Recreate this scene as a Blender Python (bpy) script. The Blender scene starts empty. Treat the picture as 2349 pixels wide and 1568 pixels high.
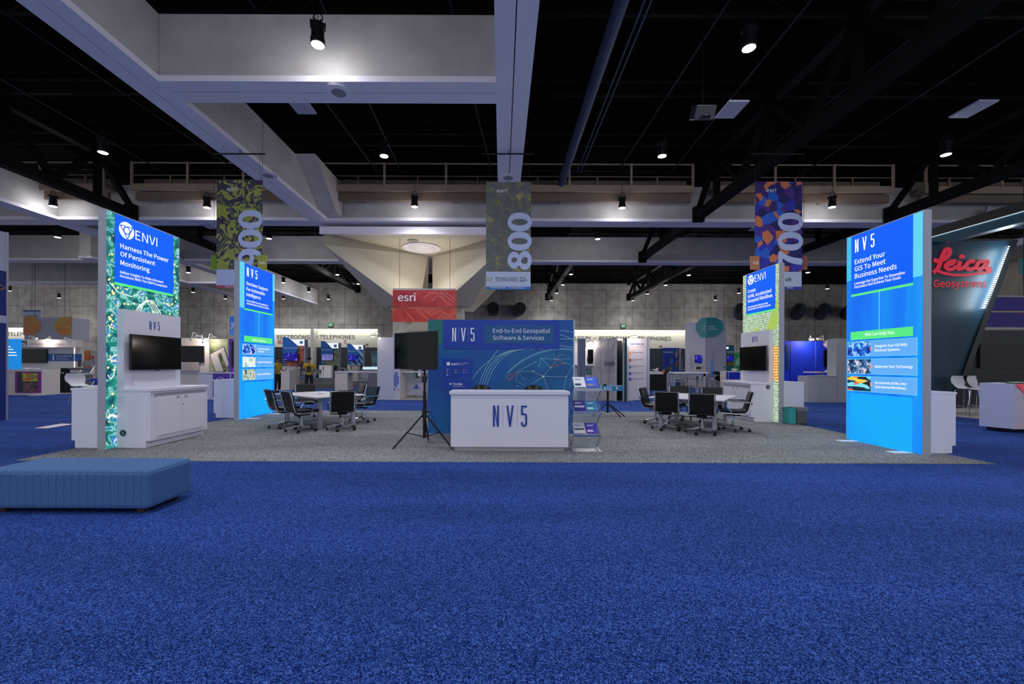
import bpy, math, random
from mathutils import Vector, Matrix
random.seed(7)
PI = math.pi
SC = bpy.context.scene
COL = SC.collection

# ---------------------------------------------------------------- camera
F = 978.75          # focal length in pixels of the 2349 px wide frame (15 mm on full frame)
PX, PY = 1150.0, 836.0   # where the view axis meets the frame
H = 1.5             # eye height
TH = 0.0037         # small roll
cam = bpy.data.cameras.new('camera')
cam.sensor_width = 36.0
cam.lens = F / 2349 * 36.0
cam.shift_x = (1174.5 - PX) / 2349
cam.shift_y = (PY - 784.0) / 2349
cam.clip_end = 200
cam_ob = bpy.data.objects.new('camera', cam)
cam_ob.location = (0, 0, H)
cam_ob.rotation_euler = (PI / 2, -TH, 0)
COL.objects.link(cam_ob)
SC.camera = cam_ob

# ---------------------------------------------------------------- world and exposure
w = bpy.data.worlds.new('world'); SC.world = w; w.use_nodes = True
w.node_tree.nodes['Background'].inputs[0].default_value = (0.86, 0.89, 1.0, 1)
w.node_tree.nodes['Background'].inputs[1].default_value = 0.79
SC.view_settings.view_transform = 'Standard'
SC.view_settings.look = 'None'
SC.view_settings.gamma = 1.0
SC.view_settings.use_curve_mapping = False
SC.view_settings.exposure = 0.0
LAMP_W = 470.0
FILL_W = 75.0

# ---------------------------------------------------------------- pixel <-> place
def lv(px, py): return px + TH * (py - PY), py - TH * (px - PX)
def W(px, py, D):
    x, y = lv(px, py); return Vector(((x - PX) * D / F, D, H - (y - PY) * D / F))
def G(px, py):
    x, y = lv(px, py); D = F * H / (y - PY); return Vector(((x - PX) * D / F, D, 0))

# ---------------------------------------------------------------- materials
def lin(c): return c / 12.92 if c <= 0.04045 else ((c + 0.055) / 1.055) ** 2.4
def hx(s, a=1.0): return tuple(lin(int(s[i:i + 2], 16) / 255) for i in (0, 2, 4)) + (a,)
MATS = {}
def mt(name, col, rough=0.5, metal=0.0, emit=0.0, noise=None, bump=None, alpha=None, coat=0.0, spec=None):
    if name in MATS: return MATS[name]
    m = bpy.data.materials.new(name); m.use_nodes = True; MATS[name] = m
    nt = m.node_tree; b = nt.nodes['Principled BSDF']
    c = hx(col)
    b.inputs['Base Color'].default_value = c
    b.inputs['Roughness'].default_value = rough; b.inputs['Metallic'].default_value = metal
    if spec is not None: b.inputs['Specular IOR Level'].default_value = spec
    if coat: b.inputs['Coat Weight'].default_value = coat
    if alpha is not None:
        b.inputs['Alpha'].default_value = alpha
    tc = nt.nodes.new('ShaderNodeTexCoord')
    src = None
    if noise:
        sc, c2, lo, hi = noise
        n = nt.nodes.new('ShaderNodeTexNoise'); n.inputs['Scale'].default_value = sc; n.inputs['Detail'].default_value = 3
        nt.links.new(tc.outputs['Object'], n.inputs['Vector'])
        r = nt.nodes.new('ShaderNodeValToRGB'); r.color_ramp.elements[0].position = lo; r.color_ramp.elements[1].position = hi
        r.color_ramp.elements[0].color = c; r.color_ramp.elements[1].color = hx(c2)
        nt.links.new(n.outputs['Fac'], r.inputs[0]); nt.links.new(r.outputs[0], b.inputs['Base Color']); src = r.outputs[0]
    if bump:
        n = nt.nodes.new('ShaderNodeTexNoise'); n.inputs['Scale'].default_value = bump[0]
        nt.links.new(tc.outputs['Object'], n.inputs['Vector'])
        bp = nt.nodes.new('ShaderNodeBump'); bp.inputs['Strength'].default_value = bump[1]; bp.inputs['Distance'].default_value = 0.01
        nt.links.new(n.outputs['Fac'], bp.inputs['Height']); nt.links.new(bp.outputs[0], b.inputs['Normal'])
    if emit:
        b.inputs['Emission Strength'].default_value = emit
        b.inputs['Emission Color'].default_value = c
        if src: nt.links.new(src, b.inputs['Emission Color'])
        if emit > .3: b.inputs['Base Color'].default_value = (c[0]*.05, c[1]*.05, c[2]*.05, 1); b.inputs['Specular IOR Level'].default_value = .15; b.inputs['Roughness'].default_value = .6
    return m
def art(name, tex, scale, stops, emit=0.0, rough=0.5, dist=0.0, sx=(1, 1, 1), const=False):
    """printed picture: texture -> colour ramp"""
    if name in MATS: return MATS[name]
    m = bpy.data.materials.new(name); m.use_nodes = True; MATS[name] = m
    nt = m.node_tree; b = nt.nodes['Principled BSDF']; b.inputs['Roughness'].default_value = rough
    tc = nt.nodes.new('ShaderNodeTexCoord'); mp = nt.nodes.new('ShaderNodeMapping'); mp.inputs['Scale'].default_value = sx
    nt.links.new(tc.outputs['Object'], mp.inputs['Vector'])
    vec = mp.outputs[0]
    if tex == 'noise':
        t = nt.nodes.new('ShaderNodeTexNoise'); t.inputs['Scale'].default_value = scale; t.inputs['Detail'].default_value = 5
        t.inputs['Distortion'].default_value = dist; out = t.outputs['Fac']
    elif tex == 'voronoi':
        t = nt.nodes.new('ShaderNodeTexVoronoi'); t.inputs['Scale'].default_value = scale
        if dist:
            n = nt.nodes.new('ShaderNodeTexNoise'); n.inputs['Scale'].default_value = scale * .8; nt.links.new(vec, n.inputs['Vector'])
            mx = nt.nodes.new('ShaderNodeMixRGB'); mx.inputs[0].default_value = dist; nt.links.new(vec, mx.inputs[1]); nt.links.new(n.outputs['Color'], mx.inputs[2]); vec = mx.outputs[0]
        sp = nt.nodes.new('ShaderNodeSeparateColor'); nt.links.new(t.outputs['Color'], sp.inputs[0]); out = sp.outputs[0]
    elif tex == 'dots':
        t = nt.nodes.new('ShaderNodeTexVoronoi'); t.inputs['Scale'].default_value = scale; t.inputs['Randomness'].default_value = dist; out = t.outputs['Distance']
    elif tex == 'wave':
        t = nt.nodes.new('ShaderNodeTexWave'); t.inputs['Scale'].default_value = scale; t.inputs['Distortion'].default_value = dist; out = t.outputs['Fac']
        t.bands_direction = 'DIAGONAL'
    nt.links.new(vec, t.inputs['Vector'])
    r = nt.nodes.new('ShaderNodeValToRGB'); cr = r.color_ramp
    if const: cr.interpolation = 'CONSTANT'
    cr.elements[0].position = stops[0][0]; cr.elements[0].color = hx(stops[0][1])
    cr.elements[1].position = stops[-1][0]; cr.elements[1].color = hx(stops[-1][1])
    for p, c in stops[1:-1]:
        e = cr.elements.new(p); e.color = hx(c)
    nt.links.new(out, r.inputs[0]); nt.links.new(r.outputs[0], b.inputs['Base Color'])
    if emit:
        nt.links.new(r.outputs[0], b.inputs['Emission Color']); b.inputs['Emission Strength'].default_value = emit
        nt.links.remove(b.inputs['Base Color'].links[0]); b.inputs['Base Color'].default_value = (.01, .01, .01, 1); b.inputs['Specular IOR Level'].default_value = .15; b.inputs['Roughness'].default_value = .6
    return m

# ---------------------------------------------------------------- meshes
class Fr:
    """a flat working frame: r = right, u = up, n = towards the viewer of that face"""
    def __init__(s, o, r, u, n): s.o, s.r, s.u, s.n = Vector(o), Vector(r), Vector(u), Vector(n)
    def p(s, a, b, c=0.0): return s.o + s.r * a + s.u * b + s.n * c
FRONT = Fr((0, 0, 0), (1, 0, 0), (0, 0, 1), (0, -1, 0))
SIDE = Fr((0, 0, 0), (0, 1, 0), (0, 0, 1), (1, 0, 0))
_tc = {}
FONT = FONTB = None      # the fonts that ship with Blender itself
try:
    import os
    _fd = os.path.join(bpy.utils.resource_path('LOCAL'), 'datafiles', 'fonts')
    FONT = bpy.data.fonts.load(os.path.join(_fd, 'Noto Sans CJK Regular.woff2'))
except Exception:
    FONT = None
def glyphs(s, bold, shear):
    k = (s, bold, shear)
    if k not in _tc:
        c = bpy.data.curves.new('t', 'FONT'); c.body = s; c.size = 1; c.offset = bold
        if FONT: c.font = FONT
        c.shear = shear
        c.resolution_u = 6 if s.isdigit() and len(s) == 3 else 3
        o = bpy.data.objects.new('t', c); COL.objects.link(o)
        me = bpy.data.meshes.new_from_object(o.evaluated_get(bpy.context.evaluated_depsgraph_get()))
        v = [(q.co.x, q.co.y) for q in me.vertices]; f = [tuple(p.vertices) for p in me.polygons]
        bpy.data.objects.remove(o); bpy.data.curves.remove(c); bpy.data.meshes.remove(me)
        _tc[k] = (v, f)
    return _tc[k]
CAP = None
class MB:
    def __init__(s): s.v, s.f = [], []
    def add(s, vs, fs):
        n = len(s.v); s.v += [Vector(x) for x in vs]; s.f += [tuple(i + n for i in f) for f in fs]; return s
    def box(s, x0, x1, y0, y1, z0, z1): return s.hexa([(x0, y0, z0), (x1, y0, z0), (x1, y1, z0), (x0, y1, z0), (x0, y0, z1), (x1, y0, z1), (x1, y1, z1), (x0, y1, z1)])
    def hexa(s, p): return s.add(p, [(0, 3, 2, 1), (4, 5, 6, 7), (0, 1, 5, 4), (1, 2, 6, 5), (2, 3, 7, 6), (3, 0, 4, 7)])
    def fbox(s, fr, a0, a1, b0, b1, c0, c1):
        a0, a1 = min(a0, a1), max(a0, a1); b0, b1 = min(b0, b1), max(b0, b1)
        return s.hexa([fr.p(a0, b0, c1), fr.p(a1, b0, c1), fr.p(a1, b0, c0), fr.p(a0, b0, c0), fr.p(a0, b1, c1), fr.p(a1, b1, c1), fr.p(a1, b1, c0), fr.p(a0, b1, c0)])
    def obox(s, c, sz, rz=0, rx=0, ry=0):
        M = Matrix.Rotation(rz, 3, 'Z') @ Matrix.Rotation(ry, 3, 'Y') @ Matrix.Rotation(rx, 3, 'X'); c = Vector(c)
        p = [c + M @ Vector((sx * sz[0] / 2, sy * sz[1] / 2, z * sz[2] / 2)) for z in (-1, 1) for sx, sy in ((-1, -1), (1, -1), (1, 1), (-1, 1))]
        return s.hexa(p)
    def prism(s, fr, pts, c0, c1):
        n = len(pts)
        ar = sum(pts[i][0] * pts[(i + 1) % n][1] - pts[(i + 1) % n][0] * pts[i][1] for i in range(n))
        if ar < 0: pts = pts[::-1]
        vs = [fr.p(a, b, c1) for a, b in pts] + [fr.p(a, b, c0) for a, b in pts]
        fs = [tuple(range(n)), tuple(range(2 * n - 1, n - 1, -1))] + [(i, i + n, (i + 1) % n + n, (i + 1) % n) for i in range(n)]
        return s.add(vs, fs)
    def ribbon(s, fr, pts, wd, c, t=0.002):
        L, R = [], []
        for i, p in enumerate(pts):
            q0 = pts[max(i - 1, 0)]; q1 = pts[min(i + 1, len(pts) - 1)]
            d = Vector((q1[0] - q0[0], q1[1] - q0[1])); d = d.normalized() if d.length else Vector((1, 0))
            nx, ny = -d.y * wd / 2, d.x * wd / 2
            L.append((p[0] + nx, p[1] + ny)); R.append((p[0] - nx, p[1] - ny))
        s.rb = getattr(s, 'rb', -1) + 1
        for i in range(len(pts) - 1): s.prism(fr, [R[i], R[i + 1], L[i + 1], L[i]], c, c + t + (i % 2) * .0007 + (s.rb % 5) * .0011)
        return s
    def disc(s, fr, a, b, ra, rb, c0, c1, n=24, ph=0): return s.prism(fr, [(a + ra * math.cos(ph + 2 * PI * i / n), b + rb * math.sin(ph + 2 * PI * i / n)) for i in range(n)], c0, c1)
    def cyl(s, p0, p1, r0, r1=None, n=12, cap=True):
        r1 = r0 if r1 is None else r1
        p0, p1 = Vector(p0), Vector(p1); d = (p1 - p0).normalized()
        a = d.orthogonal().normalized(); b = d.cross(a)
        vs = [p0 + (a * math.cos(2 * PI * i / n) + b * math.sin(2 * PI * i / n)) * r0 for i in range(n)] + [p1 + (a * math.cos(2 * PI * i / n) + b * math.sin(2 * PI * i / n)) * r1 for i in range(n)]
        fs = [(i, (i + 1) % n, (i + 1) % n + n, i + n) for i in range(n)]
        if cap: fs += [tuple(range(n - 1, -1, -1)), tuple(range(n, 2 * n))]
        return s.add(vs, fs)
    def tube(s, pts, r, n=8, closed=False):
        pts = [Vector(p) for p in pts]; N = len(pts); rings = []; a = None
        for i, p in enumerate(pts):
            q0 = pts[i - 1] if (i or closed) else p; q1 = pts[(i + 1) % N] if (i < N - 1 or closed) else p
            d = (q1 - q0).normalized()
            a = d.orthogonal().normalized() if a is None else (a - d * a.dot(d)).normalized()
            b = d.cross(a); rings.append([p + (a * math.cos(2 * PI * k / n) + b * math.sin(2 * PI * k / n)) * r for k in range(n)])
        vs = [v for g in rings for v in g]; fs = []
        for i in range(N if closed else N - 1):
            j = (i + 1) % N; fs += [(i * n + k, i * n + (k + 1) % n, j * n + (k + 1) % n, j * n + k) for k in range(n)]
        if not closed: fs += [tuple(range(n - 1, -1, -1)), tuple((N - 1) * n + k for k in range(n))]
        return s.add(vs, fs)
    def lathe(s, prof, c=(0, 0, 0), n=20):
        c = Vector(c); vs = []; fs = []
        for r, z in prof: vs += [c + Vector((r * math.cos(2 * PI * k / n), r * math.sin(2 * PI * k / n), z)) for k in range(n)]
        for i in range(len(prof) - 1): fs += [(i * n + k, i * n + (k + 1) % n, (i + 1) * n + (k + 1) % n, (i + 1) * n + k) for k in range(n)]
        fs += [tuple(range(n - 1, -1, -1)), tuple((len(prof) - 1) * n + k for k in range(n))]
        return s.add(vs, fs)
    def text(s, fr, t, a0, b, a1, h, c=0.001, ext=0.003, bold=0.0, shear=0.0, rot=False):
        """t fitted from a0 to a1 along the frame, cap height h, baseline b"""
        global CAP
        if CAP is None:
            v, f = glyphs('H', 0.0, 0.0); CAP = max(q[1] for q in v)
        v, f = glyphs(t, 0.0, shear)
        x0 = min(q[0] for q in v); x1 = max(q[0] for q in v); sx = (a1 - a0) / (x1 - x0); sy = h / CAP
        st_ = min(max(.0006, h * .006), .0012)
        w_ = bold * .85 * CAP / .73      # heavier strokes: the outline laid over itself, slightly shifted
        for k, (ox, oy) in enumerate(((0, 0), (-w_, 0), (w_, 0), (0, -w_ * .7), (0, w_ * .7)) if bold else ((0, 0),)):
            pt = []
            for x, y in v:
                X, Y = a0 + (x - x0 + ox) * sx, (y + oy) * sy
                pt.append((b - Y, X) if rot else (X, b + Y))
            s.add([fr.p(x, y, c + ext + k * st_) for x, y in pt], f)
        return s
    def build(s, name, mat, parent=None, bevel=0.0, smooth=False, sub=0):
        me = bpy.data.meshes.new(name); me.from_pydata([tuple(v) for v in s.v], [], s.f); me.update()
        if mat: me.materials.append(mat)
        if smooth:
            for p in me.polygons: p.use_smooth = True
        o = bpy.data.objects.new(name, me); COL.objects.link(o)
        if parent: o.parent = parent
        if bevel:
            b = o.modifiers.new('bevel', 'BEVEL'); b.width = bevel; b.segments = 2; b.limit_method = 'ANGLE'
        if sub:
            b = o.modifiers.new('sub', 'SUBSURF'); b.levels = sub; b.render_levels = sub
        return o
def tag(o, label=None, cat=None, group=None, kind=None):
    if label: o['label'] = label
    if cat: o['category'] = cat
    if group: o['group'] = group
    if kind: o['kind'] = kind
    return o
def thing(name, label, cat, loc=(0, 0, 0), rz=0.0, group=None):
    o = bpy.data.objects.new(name, None); COL.objects.link(o); o.location = loc; o.rotation_euler = (0, 0, rz)
    o.empty_display_size = .1
    return tag(o, label, cat, group)
KIDS = {}
def copy_tree(o, parent=None, label=None, group=None, loc=None, rz=None):
    c = o.copy(); COL.objects.link(c); c.parent = parent
    if label: c['label'] = label
    if group: c['group'] = group
    if loc is not None: c.location = loc
    if rz is not None: c.rotation_euler = (0, 0, rz)
    if o not in KIDS: KIDS[o] = list(o.children)
    for ch in KIDS[o]: copy_tree(ch, c)
    return c
def struct(name, mb, m, label=None, parent=None, **k):
    o = mb.build(name, m, parent, **k); o['kind'] = 'structure'
    if label: o['label'] = label
    return o
class Face:
    """decorates a flat face of a thing; coordinates are taken from the photograph at the face's own depth"""
    def __init__(s, T, fr, pt): s.T, s.fr, s.pt = T, fr, pt
    def rect(s, name, x0, y0, x1, y1, m, c0=0.0, c1=0.004, parent=None, label=None, bevel=0):
        a0, b1 = s.pt(x0, y0); a1, b0 = s.pt(x1, y1)
        o = MB().fbox(s.fr, a0, a1, b0, b1, c0, c1).build(name, m, parent or s.T, bevel)
        if label: o['label'] = label
        return o
    def poly(s, name, pts, m, c0=0.0, c1=0.004, parent=None):
        return MB().prism(s.fr, [s.pt(*p) for p in pts], c0, c1).build(name, m, parent or s.T)
    def lines(s, name, polys, wd, m, c=0.004, parent=None):
        mb = MB()
        for pl in polys: mb.ribbon(s.fr, [s.pt(*p) for p in pl], wd, c)
        return mb.build(name, m, parent or s.T)
    def text(s, name, rows, m, c=0.004, parent=None, ext=0.002):
        """rows: (string, x0, baseline y at x0, x1, cap height px at x0, bold)"""
        mb = MB()
        for r in rows:
            t, x0, yb, x1, cap = r[:5]; bold = r[5] if len(r) > 5 else 0.0
            a0, b = s.pt(x0, yb); a1, _ = s.pt(x1, yb); _, bt = s.pt(x0, yb - cap)
            mb.text(s.fr, t, a0, b, a1, bt - b, c, ext, bold, r[6] if len(r) > 6 else 0.0)
        return mb.build(name, m, parent or s.T)
def bgface(name, label, cat, x0, y0, x1, y1, D, t, m, part='panel', floor=False, group=None, bevel=0):
    """a thing whose front faces the camera: box from the four pixel edges at depth D"""
    xm, ym = (x0 + x1) / 2, (y0 + y1) / 2
    A = W(x0, ym, D); B = W(x1, ym, D); zt = W(xm, y0, D).z; zb = 0.0 if floor else W(xm, y1, D).z
    xc = (A.x + B.x) / 2
    T = thing(name, label, cat, (xc, D, max(zb, 0)), 0, group)
    zo = max(zb, 0)
    if m: MB().box(A.x - xc, B.x - xc, 0, t, 0, zt - zo).build(part, m, T, bevel)
    def pt(px, py): v = W(px, py, D); return (v.x - xc, v.z - zo)
    f = Face(T, FRONT, pt); f.D = D; f.xc = xc; f.zo = zo
    return f

# common materials
WHITE = mt('white laminate', 'd9d8e6', .38)
WHITE2 = mt('warm white panel', 'dcd2cc', .5)
OFFW = mt('off white fabric', 'c9c9da', .8)
GREY = mt('grey aluminium', 'a3a6b4', .45, .0)
STEEL = mt('brushed steel', 'b8bcc8', .25, 1.0)
CHROME = mt('chrome', 'd8dbe2', .08, 1.0)
BLACKP = mt('black plastic', '0b0c10', .4)
BLACKM = mt('black metal', '0a0b0e', .45, .3)
LEATHER = mt('black leather', '0b0c10', .38, spec=.35, bump=(90, .15))
GLOSS = mt('dark glossy screen', '030405', .1, spec=.22)
NAVY = mt('navy print', '12358c', .5)
TXTW = mt('white print', 'eef2ff', .5)
TXTD = mt('dark print', '2a2a30', .6)
TXTWL = mt('lit white print', 'ffffff', .5, emit=1.0)
# ---------------------------------------------------------------- hall shell
def carpet(name, dark, mid, light, sc):
    m = bpy.data.materials.new(name); m.use_nodes = True; nt = m.node_tree; b = nt.nodes['Principled BSDF']
    b.inputs['Roughness'].default_value = .95
    b.inputs['Specular IOR Level'].default_value = .1
    tc = nt.nodes.new('ShaderNodeTexCoord')
    def cell(k):      # tufts: every cell its own yarn colour
        v = nt.nodes.new('ShaderNodeTexVoronoi'); v.inputs['Scale'].default_value = k; nt.links.new(tc.outputs['Object'], v.inputs['Vector'])
        q = nt.nodes.new('ShaderNodeSeparateColor'); nt.links.new(v.outputs['Color'], q.inputs[0]); return q.outputs[0]
    def mix(x, y, f):
        m_ = nt.nodes.new('ShaderNodeMath'); m_.operation = 'MULTIPLY'; m_.inputs[1].default_value = 1 - f; nt.links.new(x, m_.inputs[0])
        n_ = nt.nodes.new('ShaderNodeMath'); n_.operation = 'MULTIPLY_ADD'; n_.inputs[1].default_value = f; nt.links.new(y, n_.inputs[0]); nt.links.new(m_.outputs[0], n_.inputs[2]); return n_.outputs[0]
    val = mix(mix(cell(sc), cell(sc * .45), .36), cell(sc * .2), .10)
    r = nt.nodes.new('ShaderNodeValToRGB'); r.color_ramp.elements[0].position = .22; r.color_ramp.elements[1].position = .85
    r.color_ramp.elements[0].color = hx(dark); r.color_ramp.elements[1].color = hx(light); e = r.color_ramp.elements.new(.5); e.color = hx(mid)
    nt.links.new(val, r.inputs[0])
    # broad random lighter and darker patches, stretched across the aisle
    mp = nt.nodes.new('ShaderNodeMapping'); mp.inputs['Scale'].default_value = (.16, .9, 1); nt.links.new(tc.outputs['Object'], mp.inputs['Vector'])
    n2 = nt.nodes.new('ShaderNodeTexNoise'); n2.inputs['Scale'].default_value = 1.1; n2.inputs['Detail'].default_value = 3; nt.links.new(mp.outputs[0], n2.inputs['Vector'])
    r2 = nt.nodes.new('ShaderNodeValToRGB'); r2.color_ramp.elements[0].position = .35; r2.color_ramp.elements[1].position = .65
    r2.color_ramp.elements[0].color = (.80, .80, .80, 1); r2.color_ramp.elements[1].color = (1.15, 1.15, 1.15, 1)
    nt.links.new(n2.outputs['Fac'], r2.inputs[0])
    mx = nt.nodes.new('ShaderNodeMixRGB'); mx.blend_type = 'MULTIPLY'; mx.inputs[0].default_value = 1
    nt.links.new(r.outputs[0], mx.inputs[1]); nt.links.new(r2.outputs[0], mx.inputs[2]); nt.links.new(mx.outputs[0], b.inputs['Base Color'])
    return m
BLUEC = carpet('blue hall carpet', '000a30', '0e3080', '5478c8', 250)
GREYC = carpet('grey booth carpet', '24282c', '6a6e74', 'c8c8c6', 220)
WY = 47.0   # the far wall
CZ = 10.5   # underside of the black deck
struct('floor', MB().box(-48, 48, -8, WY + 1, -.2, 0), BLUEC, 'blue speckled carpet of the hall floor')
def rug(name, label, pts, m, z=0.008, cat='carpet'):
    o = MB().prism(Fr((0, 0, 0), (1, 0, 0), (0, 1, 0), (0, 0, 1)), pts, 0.0005, z).build(name, m); return tag(o, label, cat)
rug('booth_carpet', 'grey speckled carpet laid under the white counter booth', [(-7.45, 6.55), (7.6, 6.55), (7.6, 13.72), (-7.45, 13.72)], GREYC)
DKC = mt('black carpet', '17181c', .95, noise=(60, '26262c', .4, .6))
TANC = mt('beige carpet', '8d8784', .95, noise=(90, '6d6a6c', .4, .6))
rug('booth_carpet', 'black carpet of the booths below the restrooms sign', [(-26, 27.5), (-12.0, 25.5), (-6.9, 29.5), (-6.9, 44), (-26, 44)], DKC)
rug('booth_carpet', 'beige carpet strip behind the aisle, under the white stools', [(-6.6, 17.9), (5.6, 17.9), (5.6, 21.6), (-6.6, 21.6)], TANC)
rug('booth_carpet', 'black carpet under the Earth Sciences tower', [(7.0, 28.5), (20, 28.5), (20, 44), (7.0, 44)], DKC)

CONC = bpy.data.materials.new('precast concrete wall'); CONC.use_nodes = True
def _conc():
    nt = CONC.node_tree; b = nt.nodes['Principled BSDF']; b.inputs['Roughness'].default_value = .85
    tc = nt.nodes.new('ShaderNodeTexCoord'); mp = nt.nodes.new('ShaderNodeMapping'); mp.inputs['Rotation'].default_value = (PI / 2, 0, 0)
    nt.links.new(tc.outputs['Object'], mp.inputs['Vector'])
    br = nt.nodes.new('ShaderNodeTexBrick'); br.offset = 0; br.inputs['Scale'].default_value = 1; br.inputs['Brick Width'].default_value = 1.44
    br.inputs['Row Height'].default_value = 1.95; br.inputs['Mortar Size'].default_value = .022; br.inputs['Mortar Smooth'].default_value = .2
    br.inputs['Color1'].default_value = hx('a49e96'); br.inputs['Color2'].default_value = hx('9a938b'); br.inputs['Mortar'].default_value = hx('5c5853')
    nt.links.new(mp.outputs[0], br.inputs['Vector'])
    n = nt.nodes.new('ShaderNodeTexNoise'); n.inputs['Scale'].default_value = 1.4; n.inputs['Detail'].default_value = 6
    nt.links.new(tc.outputs['Object'], n.inputs['Vector'])
    r = nt.nodes.new('ShaderNodeValToRGB'); r.color_ramp.elements[0].color = (.78, .77, .75, 1); r.color_ramp.elements[1].color = (1.12, 1.12, 1.12, 1)
    r.color_ramp.elements[0].position = .35; r.color_ramp.elements[1].position = .65
    nt.links.new(n.outputs['Fac'], r.inputs[0])
    mx = nt.nodes.new('ShaderNodeMixRGB'); mx.blend_type = 'MULTIPLY'; mx.inputs[0].default_value = 1
    nt.links.new(br.outputs[0], mx.inputs[1]); nt.links.new(r.outputs[0], mx.inputs[2]); nt.links.new(mx.outputs[0], b.inputs['Base Color'])
_conc()
PAINT = mt('grey painted concrete', 'c6c1c0', .7, noise=(1.2, 'b6b1b0', .35, .65))
PAINTL = mt('pale paint with floor bounce', 'ece8f2', .6)  # colour lightened to stand in for bluish bounce off the floor
BEIGE = mt('beige painted steel', '9a8776', .6)
CREAM = mt('cream plaster', 'c9c2b2', .7)
LOBBY = mt('lobby white wall', 'bcbab0', .6)
DECK = mt('black roof deck', '000001', .9, spec=.05)
DARKST = mt('black painted steel', '020304', .75, spec=.15)
PIPE = mt('dark blue grey pipe', '10161f', .6, spec=.2)

def zpx(y, D): return H + (PY - y) * D / F
z_strip = zpx(755.5, WY); z_door = zpx(797, WY)
ops = []                                  # openings of the far wall, in x
for a, b in ((-60, 57), (560, 866), (1240, 1586)):
    ops.append(((a - PX) * WY / F, (b - PX) * WY / F))
mb = MB().box(-60, 60, WY, WY + 1.2, z_strip, CZ + .3)
xs = [-60] + [v for o_ in ops for v in o_] + [60]
for i in range(0, len(xs), 2):
    if xs[i + 1] > xs[i]: mb.box(xs[i], xs[i + 1], WY, WY + 1.2, 0, z_strip)
struct('wall_back', mb, CONC, 'tall precast concrete wall at the far end of the hall')
struct('ceiling', MB().box(-60, 60, -10, WY + 1.2, CZ, CZ + .3), DECK, 'black roof deck above the beams')
DOORM = mt('dark lobby doors', '22262f', .35)
names = ['left end', 'left of the column', 'right of the column']
for k, (a, b) in enumerate(ops):
    struct('wall_%s' % ['lobby', 'restrooms', 'telephones'][k], MB().box(a, b, WY + .75, WY + .9, z_door, z_strip), LOBBY, 'white cove-lit lobby fascia, ' + names[k])
    d = struct('door_%d' % (k + 1), MB().box(a, b, WY + .7, WY + .85, 0, z_door), DOORM, 'dark doors under the lobby fascia, ' + names[k])
    n = int((b - a) / 1.5); fm = MB(); bm = MB()
    for i in range(n + 1):
        x = a + (b - a) * i / n; fm.box(x - .03, x + .03, WY + .66, WY + .7, 0, z_door)
        if i < n: bm.box(x + .3, x + 1.1, WY + .6, WY + .66, 1.0, 1.08)
    fm.build('door_frame', mt('door frame', '0e1014', .4), d); bm.build('push_bar', STEEL, d)
    cv = struct('trim_%d' % (k + 1), MB().box(a, b, WY + .05, WY + .2, z_strip - .12, z_strip - .02), mt('cove lamp', 'fffbe8', .5, emit=5.0), 'cove lamp strip along the top of the lobby fascia, ' + names[k])
    L = bpy.data.lights.new('cove_light', 'AREA'); L.shape = 'RECTANGLE'; L.size = b - a; L.size_y = .1; L.energy = 7 * (b - a); L.color = (1, .96, .85)
    lo = bpy.data.objects.new('cove_light', L); COL.objects.link(lo); lo.location = ((a + b) / 2, WY + .3, z_strip - .1); lo.rotation_euler = (math.radians(35), 0, 0); lo.parent = cv
# pier between the two left bays
x0 = (712.5 - PX) * WY / F; x1 = (719.5 - PX) * WY / F
struct('trim_4', MB().box(x0, x1, WY - .05, WY + .7, 0, z_strip), mt('pale pier', 'a9a6a0', .7), 'narrow pier between the two lit fascia bays')
def wallsign(name, label, rows, m, D=WY + .75, cat='sign'):
    x0 = rows[0][1]; yb = rows[0][2]
    o = W(x0, yb, D); T = thing(name, label, cat, (o.x, D, o.z))
    mb = MB()
    for t, a, b, c, h in rows:
        p = W(a, b, D); q = W(c, b, D); mb.text(FRONT, t, p.x - o.x, p.z - o.z, q.x - o.x, h * D / F, .01, .03, .015)
    mb.build('lettering', m, T)
SIGNG = mt('grey sign letters', '46464a', .5); SIGNR = mt('dark red letters', '8f1420', .5)
wallsign('wall_sign', 'grey RESTROOMS lettering on the lit fascia', [('RESTROOMS', 635.5, 776.5, 711, 8.5)], SIGNG)
wallsign('wall_sign', 'grey TELEPHONES lettering left of the column', [('•', 725, 776.5, 729, 8), ('TELEPHONES', 734, 776.5, 814, 8.5)], SIGNG)
wallsign('wall_sign', 'red B2 on the lobby fascia under RESTROOMS', [('B2', 638.5, 787, 654, 8)], SIGNR)
wallsign('wall_sign', 'red C on the lobby fascia under TELEPHONES', [('C', 790, 787.5, 796, 8)], SIGNR)
wallsign('wall_sign', 'grey LOBBY RESTROOMS TELEPHONES lettering right of the column', [('LOBBY • RESTROOMS • TELEPHONES', 1319, 779.5, 1539, 8.5)], SIGNG)
wallsign('wall_sign', 'cut-off TELEP lettering at the far left', [('TELEP', 18, 769, 53, 8)], SIGNG)
EXITG = mt('exit sign green', '3fae78', .5, emit=.5); EXITL = mt('exit letters', 'd8ffe6', .5, emit=.9)
for x, y, lb in ((758.5, 744.8, 'green EXIT sign on the wall above TELEPHONES'), (1430, 747.5, 'green EXIT sign on the wall above LOBBY RESTROOMS')):
    f = bgface('exit_sign', lb, 'exit sign', x - 6, y - 5, x + 6, y + 5, WY - .1, .1, mt('exit case', '2b2f2c', .5), 'case')
    f.rect('sign_face', x - 5.3, y - 4.6, x + 5.3, y + 3.6, EXITG, 0, .01)
    f.text('lettering', [('EXIT', x - 4, y + 2.6, x + 4, 5.6, .02)], EXITL, .012)
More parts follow.
